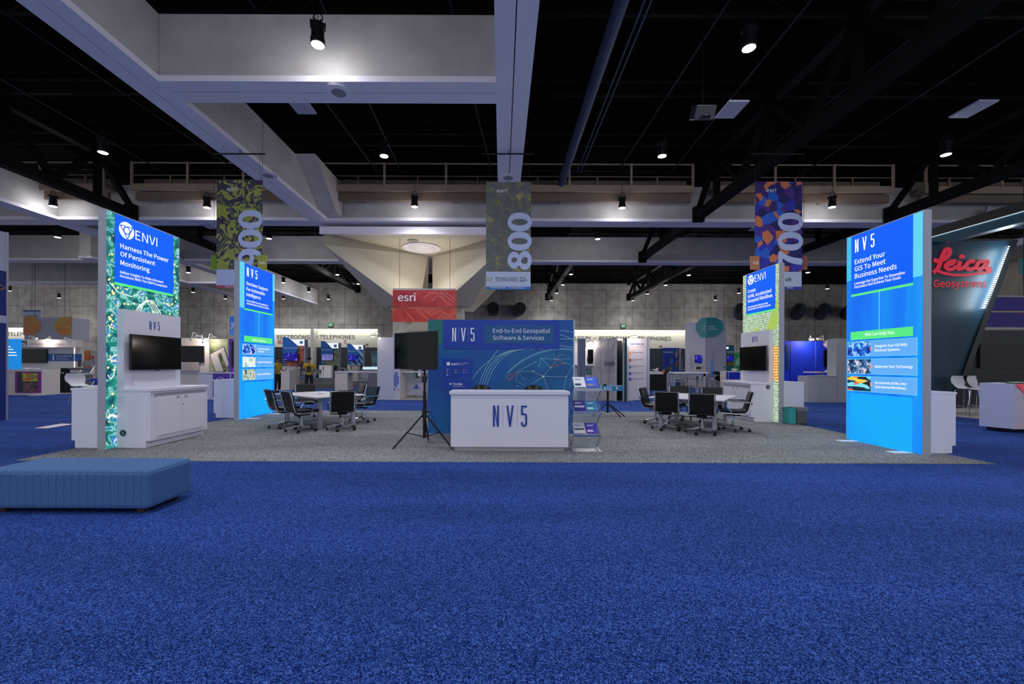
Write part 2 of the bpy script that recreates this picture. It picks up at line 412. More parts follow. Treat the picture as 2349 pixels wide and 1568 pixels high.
for x, y, lb in ((841.5, 789.5, 'small red notice over the doors left of the column'), (1516, 794, 'small red notice over the doors right of the column')):
    f = bgface('wall_notice', lb, 'sign', x - 3, y - 2, x + 3, y + 2, WY + .7, .05, mt('notice red', '8a5a58', .5))

# ------- concrete beams (bottom flange z, top z)
ZB = H + 6.4; ZT = H + 7.98
BW = .8
def beamY(n, label, xc, y0, y1, m=PAINT):
    T = struct('trim_%d' % n, MB().box(xc - BW / 2 + .06, xc + BW / 2 - .06, y0, y1, ZB + .14, ZT), m, label)
    fl = MB().box(xc - BW / 2, xc - .012, y0, y1, ZB, ZB + .14).box(xc + .012, xc + BW / 2, y0, y1, ZB, ZB + .14).build('flange', PAINTL, T)
    MB().box(xc - .012, xc + .012, y0, y1, ZB + .03, ZB + .12).build('slot', BLACKM, T)
def beamX(n, label, yc, x0, x1, m=PAINT):
    T = struct('trim_%d' % n, MB().box(x0, x1, yc - BW / 2 + .06, yc + BW / 2 - .06, ZB + .14, ZT), m, label)
    MB().box(x0, x1, yc - BW / 2, yc - .012, ZB + .01, ZB + .145).box(x0, x1, yc + .012, yc + BW / 2, ZB + .01, ZB + .145).build('flange', PAINTL, T)
    MB().box(x0, x1, yc - .012, yc + .012, ZB + .04, ZB + .12).build('slot', BLACKM, T)
XA, XB = -8.2, .25
beamY(10, 'long concrete beam running away left of the middle', XA, -2, 19.1)
beamY(11, 'long concrete beam running away over the middle of the booth', XB, -2, 19.1)
beamX(12, 'nearest concrete cross beam, between the two long beams', 9.67 + .42, XA + .35, XB - .35)
beamX(13, 'concrete cross beam behind the catwalk, full width of the hall', 19.05 + .4, -50, 50)
beamX(14, 'third concrete cross beam, behind the column capital', 26.6 + .4, -50, 50)
beamY(15, 'long concrete beam at the far left', -20.2, 12, 46)
beamY(16, 'concrete beam at the far left beyond the catwalk', -25.4, 26, 46)
beamX(17, 'short far left cross beam near the end wall', 34.5, -44, -20.6)
# gusset where the left long beam meets the cross beam
struct('trim_18', MB().prism(Fr((0, 0, 0), (0, 1, 0), (0, 0, 1), (1, 0, 0)), [(16.2, ZT), (19.0, ZT), (19.0, ZB + .14), (18.3, ZB + .14)], XA + .3, XA + 1.1), PAINT, 'flared gusset at the far end of the left long beam')
# ------- discs (ceiling speakers) on flanges
for p, lb in (((777, 210), 'round ceiling speaker under the nearest cross beam'), ((615, 401), 'round ceiling speaker under the left long beam'), ((1166, 406), 'round ceiling speaker under the middle long beam')):
    x, y = lv(*p); D = 6.4 * F / (PY - y); X = (x - PX) * D / F
    T = thing('ceiling_speaker', lb, 'speaker', (X, D, ZB - .03))
    MB().lathe([(.17, .035), (.27, .03), (.29, 0.01), (.18, 0.0)], n=28).build('rim', PAINTL, T, smooth=False)
    MB().lathe([(.15, .01), (.165, -.008)], n=28).build('grille', mt('speaker grille', '8c8c96', .6), T)
# flat access panels hanging under beams
for p, D, lb in (((690, 241), 11.3, 'pale square panel hanging behind the nearest cross beam, left'),
                 ((1678, 251), 11.2, 'pale square panel hanging from the dark ceiling, right of the middle'),
                 ((2232, 250), 11.2, 'pale square panel hanging from the dark ceiling, far right'),
                 ((1740, 523), 19.9, 'small pale panel under the cross beam behind the purple banner'),
                 ((480, 518), 19.9, 'small pale panel under the cross beam beside the 900 banner')):
    v = W(*p, D); T = thing('access_hatch', lb, 'panel', v); MB().obox((0, 0, 0), (.52, .75, .05)).build('plate', mt('panel plate', 'b9b6c6', .5), T, .01)
    MB().cyl((-.2, 0, .02), (-.2, 0, CZ - v.z), .006, n=4).cyl((.2, 0, .02), (.2, 0, CZ - v.z), .006, n=4).build('hanger', BLACKM, T)
for p, D, r, lb in (((1612, 258), 10.6, 0, 'black slanted loudspeaker beside the pale square panel'),):
    v = W(*p, D); T = thing('loudspeaker', lb, 'speaker', v); MB().obox((0, 0, 0), (.5, .35, .32), 0, .5).build('case', mt('speaker case', '2a2e36', .5), T, .02)
    MB().lathe([(.13, 0), (.13, .01)], n=20).build('cone', BLACKP, T).location = (0, -.1, -.19)
    MB().cyl((0, 0, .1), (0, 0, CZ - v.z), .012, n=6).build('hanger', BLACKM, T)
# wall mounted slanted white plates, far right on cross beam
for p, ry, lb in (((2268, 491), .35, 'left of two slanted white plates fixed to the right cross beam'), ((2298, 489), .75, 'right narrower one of two slanted white plates on the cross beam')):
    v = W(*p, 18.75); T = thing('beam_plate', lb, 'panel', v); MB().obox((0, 0, 0), (.38 if ry < .5 else .2, .1, .62), 0, 0, ry).build('plate', mt('panel plate', 'b9b6c6', .5), T, .01)
    MB().obox((0, .15, 0), (.06, .3, .06)).build('bracket', STEEL, T)

# ------- steel work under the roof (dark)
mbj = MB()
for i in range(14):
    y = 4.2 + i * 3.1; mbj.box(-50, 50, y - .05, y + .05, CZ - .5, CZ - .42).box(-50, 50, y - .05, y + .05, CZ - .06, CZ)
    for k in range(0, 96):
        x = -48 + k; mbj.cyl((x, y, CZ - .45), (x + .5, y, CZ - .03), .018, n=4, cap=False).cyl((x + .5, y, CZ - .03), (x + 1, y, CZ - .45), .018, n=4, cap=False)
struct('trim_20', mbj, DARKST, 'black open-web roof joists running across the hall')
def pipe(label, p, q, r, m=PIPE):
    T = MB().cyl(Vector(p) - Vector(p), Vector(q) - Vector(p), r, n=12).build('ceiling_pipe', m); T.location = p; tag(T, label, 'pipe', None)
pipe('thick grey-blue pipe running away right of the middle beam', (2.55, -2, 9.3), (2.55, 19, 9.3), .16, mt('pale blue pipe', '2a3654', .6))
pipe('thin bundled conduit left one, right of the thick pipe', (3.15, -2, 9.6), (3.15, 18, 9.6), .025, mt('pale blue pipe', '2a3654', .6))
pipe('thin bundled conduit right one, right of the thick pipe', (3.3, -2, 9.6), (3.3, 18, 9.6), .025, mt('pale blue pipe', '2a3654', .6))
pipe('cross pipe over the booth at the top right', (.9, 8.6, 9.9), (30, 8.6, 9.9), .05, mt('pale blue pipe', '2a3654', .6))
pipe('nearer cross pipe high at the top right', (.9, 6.9, 9.9), (30, 6.9, 9.9), .05)
for i, (x, y0) in enumerate(((5.2, -2), (6.4, -2), (10.3, -2), (12.0, -2), (19.0, -2), (-6.1, -2), (-4.0, 9), (-1.2, 9), (-10.5, -2), (-12.0, -2), (-14.2, -2))):
    pipe(['slim dark conduit %s' % s for s in ('first to the right of the purple banner lamp', 'second right, beside the dark truss', 'right of the dark truss, inner', 'right of the dark truss, outer', 'beyond the far right truss', 'above the nearest cross beam, left', 'behind the nearest cross beam, left', 'behind the nearest cross beam, right', 'left of the long beam, nearest', 'left of the long beam, second', 'left of the long beam, third')][i], (x, y0, 9.5), (x + (.8 if i % 2 else -.3), 18.5, 9.7), .03)
# yellow specks of far fixtures seen through the steel are left out: they are only reflections

# ------- heavy black trusses along the hall
def truss(label, x, y0, y1, zb=H + 6.45, dz=2.2):
    T = thing('steel_truss', label, 'truss', (x, y1, zb))
    L = y1 - y0
    MB().box(-.17, .17, -L, 0, 0, .34).build('bottom_chord', DARKST, T)
    MB().box(-.15, .15, -L, 0, dz - .2, dz + .1).build('top_chord', DARKST, T)
    n = max(1, int(L / 3.4)); st = L / n
    for i in range(n):
        a, b = -i * st, -(i + 1) * st
        m_ = (a + b) / 2
        MB().hexa([(-.1, a - .12, .3), (.1, a - .12, .3), (.1, a + .12, .3), (-.1, a + .12, .3), (-.1, m_ - .12, dz - .1), (.1, m_ - .12, dz - .1), (.1, m_ + .12, dz - .1), (-.1, m_ + .12, dz - .1)]).build('brace', DARKST, T)
        MB().hexa([(-.1, b - .12, .3), (.1, b - .12, .3), (.1, b + .12, .3), (-.1, b + .12, .3), (-.1, m_ - .12, dz - .1), (.1, m_ - .12, dz - .1), (.1, m_ + .12, dz - .1), (-.1, m_ + .12, dz - .1)]).build('brace', DARKST, T)
        MB().box(-.1, .1, m_ - .1, m_ + .1, .3, dz).build('post', DARKST, T)
    MB().box(-.22, .22, -.25, 0, -.1, .55).build('end_plate', DARKST, T)
truss('black steel truss running up over the right half of the hall', 8.7, -1.5, 19.0)
truss('black steel truss at the far right', 17.2, 3, 19.0)
truss('black steel truss at the far left above the Harness The Power panel', -16.4, 2, 19.0)
truss('distant black truss beyond the catwalk on the left', -16.4, 19.9, 26.5)
truss('distant black truss beyond the catwalk on the right', 8.7, 19.9, 26.5)
truss('distant black truss beyond the catwalk at the far right', 17.2, 19.9, 26.5)
truss('far black truss near the end wall, right of the column', 4.6, 27.5, 43.0, H + 6.6, 1.6)
truss('far black truss near the end wall, right of the first', 12.8, 27.5, 43.0, H + 6.6, 1.6)
truss('far black truss near the end wall, left of the column', -13.1, 27.5, 39.0, H + 6.6, 1.6)

# ------- catwalk
CY = 18.36
def cat(label, x0, x1, ret):
    T = thing('catwalk', label, 'catwalk', ((x0 + x1) / 2, CY, H + 7.1)); L = (x1 - x0) / 2
    MB().box(-L, L, 0, .66, .45, .53).build('deck', BEIGE, T)
    MB().box(-L, L, -.05, .02, .33, .62).build('fascia', mt('light beige steel', 'a8937e', .6), T)
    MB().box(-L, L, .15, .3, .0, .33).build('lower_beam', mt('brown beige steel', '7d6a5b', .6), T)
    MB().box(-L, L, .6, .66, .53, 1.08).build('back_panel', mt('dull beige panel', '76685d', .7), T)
    MB().box(-L, L, -.03, .02, 1.5, 1.55).box(-L, L, -.02, .01, .98, 1.0).build('handrail', mt('light beige steel', 'a8937e', .6), T)
    for x in (-L * .8, -L * .3, L * .3, L * .8): MB().box(x - .06, x + .06, .3, .752, .1, .33).build('bracket', BEIGE, T)
    n = max(2, round(2 * L / 2.83))
    for i in range(n + 1):
        x = -L + i * 2 * L / n; MB().box(x - .045, x + .045, -.07, .0, .33, 1.55).build('post', mt('light beige steel', 'a8937e', .6), T)
    for i in range(0, n):
        x = -L + (i + .5) * 2 * L / n; MB().box(x - .03, x + .03, .53, .59, .53, 1.2).build('rear_post', BEIGE, T)
cat('beige steel catwalk with railing left of the left long beam', -15.9, XA - .5, 0)
cat('long beige steel catwalk with railing across the middle', XA + .5, 8.2, 0)
cat('beige steel catwalk with railing on the right behind the 700 banner', 9.2, 16.8, 0)
cat('beige steel catwalk at the right end beyond the far truss', 18.2, 28.0, 0)
cat('beige steel catwalk at the left end beyond the far left truss', -28, -17.1, 0)

# ------- sculpted column with a spreading capital
def column(label, cx, cy, half, group=None):
    T = thing('concrete_column', label, 'column', (cx, cy, 0))
    zs = H + 6.02; zl = zs - .0
    s = half
    MB().box(-s, s, -s, s, zs, zs + .12).build('soffit', CREAM, T)
    MB().box(-s - .15, s + .15, -s - .1, -s + .1, zs - .08, zs + .25).box(-s - .15, s + .15, s - .1, s + .1, zs - .08, zs + .25).box(-s - .1, -s + .1, -s, s, zs - .08, zs + .25).box(s - .1, s + .1, -s, s, zs - .08, zs + .25).build('soffit_edge', PAINTL, T)
    zk = H + 2.95 + .1    # underside where the petals meet the shaft
    for k in range(4):
        M = Matrix.Rotation(PI / 2 * k, 3, 'Z')
        # petal: outer vertical corner edge, inner apex near the centre, foot on the shaft
        o1 = Vector((-s, -s, zs)); o2 = Vector((-s, -s, zs - .55)); ap = Vector((-.12, -.12, zs)); ap2 = Vector((-.12, -.12, zs - .1))
        f1 = Vector((-2.35, -1.0, zk)); f2 = Vector((-1.0, -2.35, zk))
        i1 = Vector((-.9, -.5, zk)); i2 = Vector((-.5, -.9, zk))
        i1 = Vector((-.9, -1.0, zk)); i2 = Vector((-1.0, -.9, zk))
        # right face (towards the front opening) and left face
        vs = [o1, o2, ap, ap2, f1, f2, Vector((-.35, -1.3, zk)), Vector((-1.3, -.35, zk))]
        P = [M @ v for v in vs]
        fs = [(0, 1, 5, 6, 3, 2), (0, 2, 3, 7, 4, 1), (1, 4, 5), (4, 7, 3, 6, 5)]
        MB().add(P, fs).build('petal', CREAM, T)
    r = 1.85
    MB().prism(Fr((0, 0, 0), (1, 0, 0), (0, 1, 0), (0, 0, 1)), [(-r, -.9), (-.9, -r), (.9, -r), (r, -.9), (r, .9), (.9, r), (-.9, r), (-r, .9)], 2.9, zk).build('shaft_head', CREAM, T)
    mb = MB()
    for sx in (-1, 1):
        for sy in (-1, 1): mb.box(min(sx * .55, sx * 1.8), max(sx * .55, sx * 1.8), min(sy * .55, sy * 1.8), max(sy * .55, sy * 1.8), 0, 2.9)
    mb.build('shaft', mt('column concrete', '9a9286', .8, noise=(1.5, '87807a', .4, .6)), T)
    v = MB().lathe([(.98, .0), (.98, -.06), (.9, -.08), (.84, -.02), (.7, -.02), (.66, -.09), (.55, -.03), (.46, -.1), (.36, -.04), (.26, -.11), (.1, -.13)], n=40).build('air_vent', PAINTL, T)
    v.location = (-.15, -s * .42, zs)
    MB().lathe([(.26, 0), (.26, -.03)], n=24).build('downlight', mt('grille grey', '8f8b86', .6), T).location = (-.35, -s * .72, zs)
    # uplights standing on the shaft shoulders
    for sx in (-1, 1):
        L = bpy.data.lights.new('uplight', 'SPOT'); L.energy = 115; L.color = (1, .92, .78); L.spot_size = math.radians(160); L.spot_blend = .9; L.shadow_soft_size = .25
        lo = bpy.data.objects.new('uplight', L); COL.objects.link(lo); lo.parent = T; lo.location = (sx * .62, -2.5, zk + .12); lo.rotation_euler = (PI - math.radians(8), 0, 0)
        MB().obox((sx * .62, -2.5, zk + .03), (.3, .3, .1)).build('uplight_case', BLACKM, T)
    return T
column('big cream column with a spreading four-petal capital behind the red banner', -3.97, 23.75, 4.2)
column('second cream column capital partly hidden behind the dark slanted booth', 29.6, 23.75, 4.2)

# ------- round ducts out of the far wall
DUCT = mt('dark blue duct', '0e1a3c', .5); DUCTI = mt('duct inside', '020204', .8)
for i, (x, y) in enumerate(((1132, 712), (1191, 712), (1676, 714), (1805, 714), (1860, 714), (1919, 714))):
    v = W(x, y, WY); T = thing('wall_duct', 'dark duct mouth on the far wall, ' + ['leftmost of all, right of the column', 'second from left, above the blue back wall', 'left of the Create AI/ML panel', 'just right of the Create AI/ML panel', 'second right of that Create AI/ML panel', 'rightmost, next to the Extend Your GIS panel'][i], 'duct', v)
    dx = .0 if x < 1300 else .35
    MB().cyl((dx * 3, 0, -dx), (0, -2.0, 0), .62, n=28).build('pipe', DUCT, T)
    MB().cyl((0, -2.0, 0), (0, -2.03, 0), .56, n=28).build('mouth', DUCTI, T)
    MB().tube([(.62 * math.cos(2 * PI * k / 28), -2.0, .62 * math.sin(2 * PI * k / 28)) for k in range(28)], .03, 6, True).build('rim', DUCT, T)

# ------- pendant lamps
LENS = mt('lamp lens', 'f4f6ff', .5, emit=22.0)
HOUS = mt('lamp housing', '15161c', .45, .3)
proto = thing('pendant_spotlight', 'x', 'spotlight', (0, 0, 0), 0, None)
MB().lathe([(.135, 0), (.145, .02), (.145, .12), (.13, .16), (.13, .36), (.15, .37), (.15, .42), (.1, .43)], n=20).build('housing', HOUS, proto)
MB().lathe([(.128, -.004), (.128, .004)], n=20).build('lens', LENS, proto)
fins = MB()
for k in range(8): fins.obox((.14 * math.cos(k * PI / 4), .14 * math.sin(k * PI / 4), .41), (.05, .012, .1), k * PI / 4)
fins.build('heat_sink', HOUS, proto)
MB().tube([(.1 * math.cos(t), 0, .56 + .1 * math.sin(t)) for t in [2 * PI * k / 14 for k in range(14)]], .012, 6, True).build('cable_loop', BLACKM, proto)
MB().cyl((0, 0, .42), (0, 0, CZ - (H + 6.7)), .006, n=5).build('cable', BLACKM, proto)
LD = bpy.data.lights.new('spot', 'SPOT'); LD.energy = LAMP_W; LD.spot_size = math.radians(150); LD.spot_blend = .55; LD.shadow_soft_size = .13; LD.color = (.93, .95, 1)
lo = bpy.data.objects.new('spot_beam', LD); COL.objects.link(lo); lo.parent = proto; lo.location = (0, 0, -.03)
LP_ = bpy.data.lights.new('fill_light', 'POINT'); LP_.energy = FILL_W; LP_.shadow_soft_size = .12; LP_.color = (.97, .97, 1)  # added fill at each lamp, lifts the beams and the far wall
lo = bpy.data.objects.new('fill_light', LP_); COL.objects.link(lo); lo.parent = proto; lo.location = (0, 0, -.14); FILL = LP_
rowsL = [
 ('nearest row', [(729, 103), (1718, 111)]),
 ('second row', [(236, 350), (881, 358), (1519, 358), (2170, 355)]),
 ('third row, level with the catwalk', [(122, 473), (475, 476), (951, 474), (1427, 477), (1909, 475)]),
 ('fourth row, just behind the catwalk beam', [(132, 544), (617, 547), (1371, 548)]),
 ('fifth row', [(76, 590), (478, 592), (707, 593), (1338, 597), (1654, 597)]),
 ('sixth row', [(432, 625), (774, 630), (1310, 629), (1580, 631), (1853, 625)]),
 ('seventh row', [(113, 649), (650, 648), (821, 651), (1291, 653), (1527, 654)]),
 ('eighth row', [(22, 667), (443, 670), (708, 669), (1277, 672), (1485, 674), (1695, 672), (1898, 662)]),
 ('last row before the end wall', [(135, 683), (517, 685), (650, 685), (753, 686), (1265, 689), (1452, 689), (1641, 688)])]
ordn = ['leftmost', 'second from left', 'third from left', 'fourth from left', 'fifth from left', 'sixth from left', 'rightmost']
first = True
for rn, pts in rowsL:
    for i, (x, y) in enumerate(pts):
        lx, ly = lv(x, y); D = 6.7 * F / (PY - ly); loc = Vector(((lx - PX) * D / F, min(D, 46.2), H + 6.7))
        lb = 'lit black pendant spotlight, %s, %s' % (rn, ordn[i] if i < len(pts) - 1 else 'rightmost')
        if first:
            proto.location = loc; proto['label'] = lb; proto['group'] = 'pendant spotlights under the roof'; first = False
        else: co = copy_tree(proto, None, lb, 'pendant spotlights under the roof', loc)

LF = LP_.copy(); LF.energy = FILL_W * 1.3        # added fill raised in the back rows for the far wall
bpy.context.view_layer.update()
for o in list(COL.objects):
    if o.type == 'LIGHT' and o.data == LP_ and o.parent and o.parent.location.y > 20: o.data = LF
LP_.energy = FILL_W * .5
# lamps behind the camera, the same grid carried on, so that the near carpet is lit as in the hall
for D in (4.5, -.1, -4.6):
    for X in (-12.6, -3.9, 4.9, 13.6):
        o = copy_tree(proto, None, 'lit black pendant spotlight over the aisle behind the viewer', 'pendant spotlights behind the viewer', Vector((X, D, H + 6.7)))
# ================================================================ the booth
def polylogo(mb, fr, a, b, w, h, c, bold=.012, ext=.004, div=True):
    """N | V | 5 in tall thin letters, box from (a,b), w x h"""
    lw = w * .175; t = w * .05; q = .5 * t
    def st(pts, tt=t): mb.prism(fr, pts, c, c + ext)
    st([(a, b), (a + t, b), (a + t, b + h), (a, b + h)]); st([(a + lw - t, b), (a + lw, b), (a + lw, b + h), (a + lw - t, b + h)])
    mb.prism(fr, [(a + t * .6, b + h), (a + t * 1.15, b + h), (a + lw - t * .6, b), (a + lw - t * 1.15, b)], c, c + ext * 1.05)
    v0, v1 = a + w * .395, a + w * .605; vm = (v0 + v1) / 2
    st([(v0, b + h), (v0 + t, b + h), (vm + q, b), (vm - q, b)]); mb.prism(fr, [(v1 - t, b + h), (v1, b + h), (vm + q, b), (vm - q, b)], c, c + ext * 1.05)
    f0, f1 = a + w - lw, a + w; r = lw / 2 - q
    st([(f0, b + h - t), (f1 - t * .1, b + h - t), (f1 - t * .1, b + h), (f0, b + h)]); st([(f0, b + h * .56), (f0 + t, b + h * .56), (f0 + t, b + h - t * .9), (f0, b + h - t * .9)])
    xm = (f0 + f1) / 2; yt = b + h * .60 - r; yb = b + r + q
    bowl = [(f0 + q, b + h * .585), (xm, b + h * .60)] + [(xm + r * math.sin(k * PI / 12), yt + r * math.cos(k * PI / 12)) for k in range(1, 7)] + [(xm + r * math.cos(k * PI / 12), yb - r * math.sin(k * PI / 12)) for k in range(0, 13)] + [(f0 + q, yb + h * .07)]
    mb.ribbon(fr, bowl, t, c, ext * 1.1)
def divs(fr, a, b, w, h, c):
    return MB().fbox(fr, a + w * .29, a + w * .30, b - h * .03, b + h * 1.03, c, c + .002).fbox(fr, a + w * .71, a + w * .72, b - h * .03, b + h * 1.03, c, c + .002)
def nv5(face, x0, yt, x1, yb, m, c=.004, mdiv=None, name='logo'):
    a0, b1 = face.pt(x0, yt); a1, b0 = face.pt(x1, yb); _, b0 = face.pt(x0, yb)
    mb = MB(); polylogo(mb, face.fr, a0, b0, a1 - a0, b1 - b0, c); o = mb.build(name, m, face.T)
    divs(face.fr, a0, b0, a1 - a0, b1 - b0, c).build('logo_divider', mdiv or mt('thin grey line', '9aa0b4', .5), face.T)
    return o
LIT = 1.0
BLU = mt('lit blue print', '0560f8', .4, emit=LIT)
LBLU = mt('lit light blue print', '2fa9f5', .4, emit=LIT)
CYN = mt('lit cyan print', '63d2ee', .4, emit=LIT)
TILE = mt('lit pale blue tile', '63aef5', .4, emit=LIT)
TILEE = mt('lit tile edge', '6fd9f2', .4, emit=LIT)
GRN = mt('lit green print', '5bea86', .4, emit=LIT)
ORA = mt('lit orange arrow', 'f79a6a', .4, emit=LIT)
BASE = art('lit blue gradient print', 'noise', .45, [(.35, '0a5ef2'), (.5, '0b86f6'), (.65, '18a9fb')], LIT, .4, .6, (1, 2.2, .25))
CYB = art('lit cyan block', 'noise', .6, [(.3, '12b2fb'), (.7, '0aa0f8')], LIT, .4, 0)
AERIAL = art('lit aerial picture', 'noise', 5.5, [(.30, '0a2f5c'), (.42, '11706f'), (.5, '249485'), (.555, '9cdce0'), (.585, '1d8f86'), (.65, '2f7fd6'), (.72, 'e8f4ff')], LIT, .4, .7)
MOSAIC = art('lit mosaic picture', 'dots', 16, [(.0, '163a4c'), (.30, '2a5a70'), (.36, 'dfeacb'), (.5, 'c8e8a0'), (.62, '9fb8c0')], LIT, .4, .3)
MOS2 = art('lit green band', 'wave', 9, [(.2, '2f8f3e'), (.5, 'a6ea5a'), (.8, 'f0e070')], LIT, .4, 1.2)
FRAME = mt('panel frame grey', '9ea2ae', .45)
def photo(k):
    return [art('picture city night', 'noise', 9, [(.35, '0b1f8c'), (.5, '1b6fe0'), (.6, '8ee0ff'), (.7, 'f06ad0')], LIT, .4, .8),
            art('picture people at desk', 'noise', 10, [(.35, '10243c'), (.5, '2f6ea8'), (.6, 'd6c8d8'), (.7, 'f4eef6')], LIT, .4, .8),
            art('picture wiring', 'voronoi', 16, [(0, '10283a'), (.3, 'f2d04a'), (.5, '15506a'), (.7, 'e8623a'), (.85, '7ee0f0')], LIT, .4, .0, (1, .3, 1), True),
            art('picture control room', 'noise', 10, [(.38, '0a1a9a'), (.5, '2f7fe6'), (.6, 'e6f2ff'), (.7, '1a2f6a')], LIT, .4, .5),
            art('picture white map', 'noise', 6, [(.4, 'f2f8fa'), (.55, 'dfeef0'), (.62, '4f9a4a'), (.7, 'eaf4f4')], LIT, .4, 0),
            art('picture field worker', 'noise', 9, [(.35, '2f5a4a'), (.5, 'b8d4dc'), (.6, 'e2d060'), (.7, '2a4fb0')], LIT, .4, .6)][k]

def panel_thing(label, Xf, near, far, hgt, side, t=.14, plates=True):
    mid = (near + far) / 2; hw = (far - near) / 2
    T = thing('lightbox_tower', label, 'light panel', (Xf, mid, 0), 0 if side > 0 else PI, 'tall lit panels of the booth')
    MB().box(-t, -.005, -hw - .004, hw + .004, 0.0, hgt).build('frame', FRAME, T)
    MB().box(-.005, 0.0, -hw + .004, hw - .004, .02, hgt - .02).build('lit_face', None, T)
    def pt(px, py, c=0.0):
        x, y = lv(px, py); Xp = Xf + side * c; D = Xp * F / (x - PX); return (side * (D - mid), H - (y - PY) * D / F)
    f = Face(T, SIDE, pt); f.hw = hw; f.h = hgt; f.mid = mid; f.Xf = Xf; f.side = side
    # steel floor plates under the panel
    for y in ((-.55, .55) if plates else ()):
        o = MB().box(-t, .34, y - .09, y + .09, .009, .016).build('floor_plate', mt('white painted steel', 'dfe3ee', .4), T)
    return f
def setface(f, m):
    [c for c in f.T.children if c.name.startswith('lit_face')][0].data.materials.append(m)
    # the same print shows on the outer side
    o = MB().box(-.146, -.14, -f.hw + .004, f.hw - .004, .02, f.h - .02).build('outer_lit_face', m, f.T)

# --- right front panel: Extend Your GIS
R1 = panel_thing('lit blue panel reading Extend Your GIS To Meet Business Needs', 7.05, 7.14, 8.72, 4.12, -1)
setface(R1, BASE)
R1.rect('light_band', 1938, 520, 1952.5, 1012, mt('lit aqua edge', '3fc0ea', .4, emit=LIT), 0, .001) if 0 else None
a0, b0 = R1.pt(1953, 668)
def field(f, x0, x1, yb, ystrip, mtop=BLU, band=None):
    a0, bb = f.pt(x0, yb); a1, _ = f.pt(x1, yb)
    MB().fbox(f.fr, a0, a1, bb, f.h - .02, 0, .003).build('headline_field', mtop, f.T)
    MB().fbox(f.fr, a0, a1, bb - .045, bb, 0, .004).build('green_rule', GRN, f.T)
    return a0, a1, bb
a0, a1, bb = field(R1, 1953, 2094.5, 676, 0)
MB().fbox(SIDE, a1, R1.hw - .006, R1.h - 1.1, R1.h - .02, 0, .002).build('pale_corner_field', CYN, R1.T)
MB().fbox(SIDE, -R1.hw + .006, a0, R1.h - .9, R1.h - .02, 0, .002).build('pale_corner_field', mt('lit aqua edge', '3fc0ea', .4, emit=LIT), R1.T)
nv5(R1, 1962.5, 550, 2006.5, 579.5, TXTWL, .006, mt('faint blue line', '4d8df8', .4, emit=.8))
R1.text('lettering', [('Extend Your', 1961.5, 606.5, 2031, 10.5, .02), ('GIS To Meet', 1961.5, 622.7, 2032, 10.5, .02), ('Business Needs', 1961.5, 639, 2057.5, 10.5, .02),
    ('Leverage Our Expertise To Streamline', 1961, 653.6, 2076.5, 6, .01), ('Processes And Achieve Your Goals', 1961, 661.7, 2067, 6, .01)], TXTWL)
def vline(f, x, y0, y1):
    a, b1 = f.pt(x, y0); _, b0 = f.pt(x, y1); MB().fbox(f.fr, a - .006, a + .006, b0, b1, 0, .003).build('fine_line', TILEE, f.T)
vline(R1, 2017.3, 667, 756)
def rect3(f, name, x0, y0, x1, y1, m, c0, c1):
    """corners given: top and bottom at the x0 edge"""
    a0, b1 = f.pt(x0, y0); a1, _ = f.pt(x1, y0); _, b0 = f.pt(x0, y1)
    return MB().fbox(f.fr, a0, a1, b0, b1, c0, c1).build(name, m, f.T)
rect3(R1, 'green_bar', 1951.5, 761.5, 2094.5, 780, GRN, 0, .004)
R1.text('lettering', [('NV5 Can Help You:', 1985.5, 770.5, 2053, 7, .005)], TXTWL)
def tile(f, x0, y0, x1, y1, xp, k, rows, mir=False):
    a0, b1 = f.pt(x0, y0); a1, _ = f.pt(x1, y0); _, b0 = f.pt(x0, y1); ap, _ = f.pt(xp, y0)
    T = MB().fbox(f.fr, a0, a1, b0, b1, 0, .004).build('tile', TILEE, f.T)
    MB().fbox(f.fr, ap, a1 - .008, b0 + .008, b1 - .008, .004, .006).build('tile_field', TILE, T)
    MB().fbox(f.fr, a0 + .01, ap, b0 + .01, b1 - .01, .004, .006).build('tile_picture', photo(k), T)
    m_ = (b0 + b1) / 2; MB().prism(f.fr, [(ap - .01, m_ - .05), (ap + .05, m_), (ap - .01, m_ + .05)], .006, .008).build('arrow', ORA, T)
    n = len(rows); cap = (b1 - b0) * .15
    mb = MB()
    for i, (t, xa, xb) in enumerate(rows):
        s0, _ = f.pt(xa, y0); s1, _ = f.pt(xb, y0)
        bs = m_ + ((n - 1) / 2 - i) * cap * 1.75 - cap / 2; mb.text(f.fr, t, s0, bs, s1, cap, .006, .002, .022)
    mb.build('lettering', TXTWL, T)
tile(R1, 1944.3, 784, 2104.5, 818, 1998, 0, [('Integrate Your GIS With', 2008, 2082), ('Business Systems', 2008, 2065)])
tile(R1, 1944, 823, 2104.3, 856.8, 1998, 1, [('Modernize Your Technology', 2008, 2095)])
tile(R1, 1943.7, 861.3, 2104, 895, 1998, 2, [('Incorporate AI/ML Into', 2008, 2080), ('Operational Workflows', 2008, 2080)])
rect3(R1, 'cyan_field', 1950.5, 900.5, 2093, 1012, CYB, 0, .002)

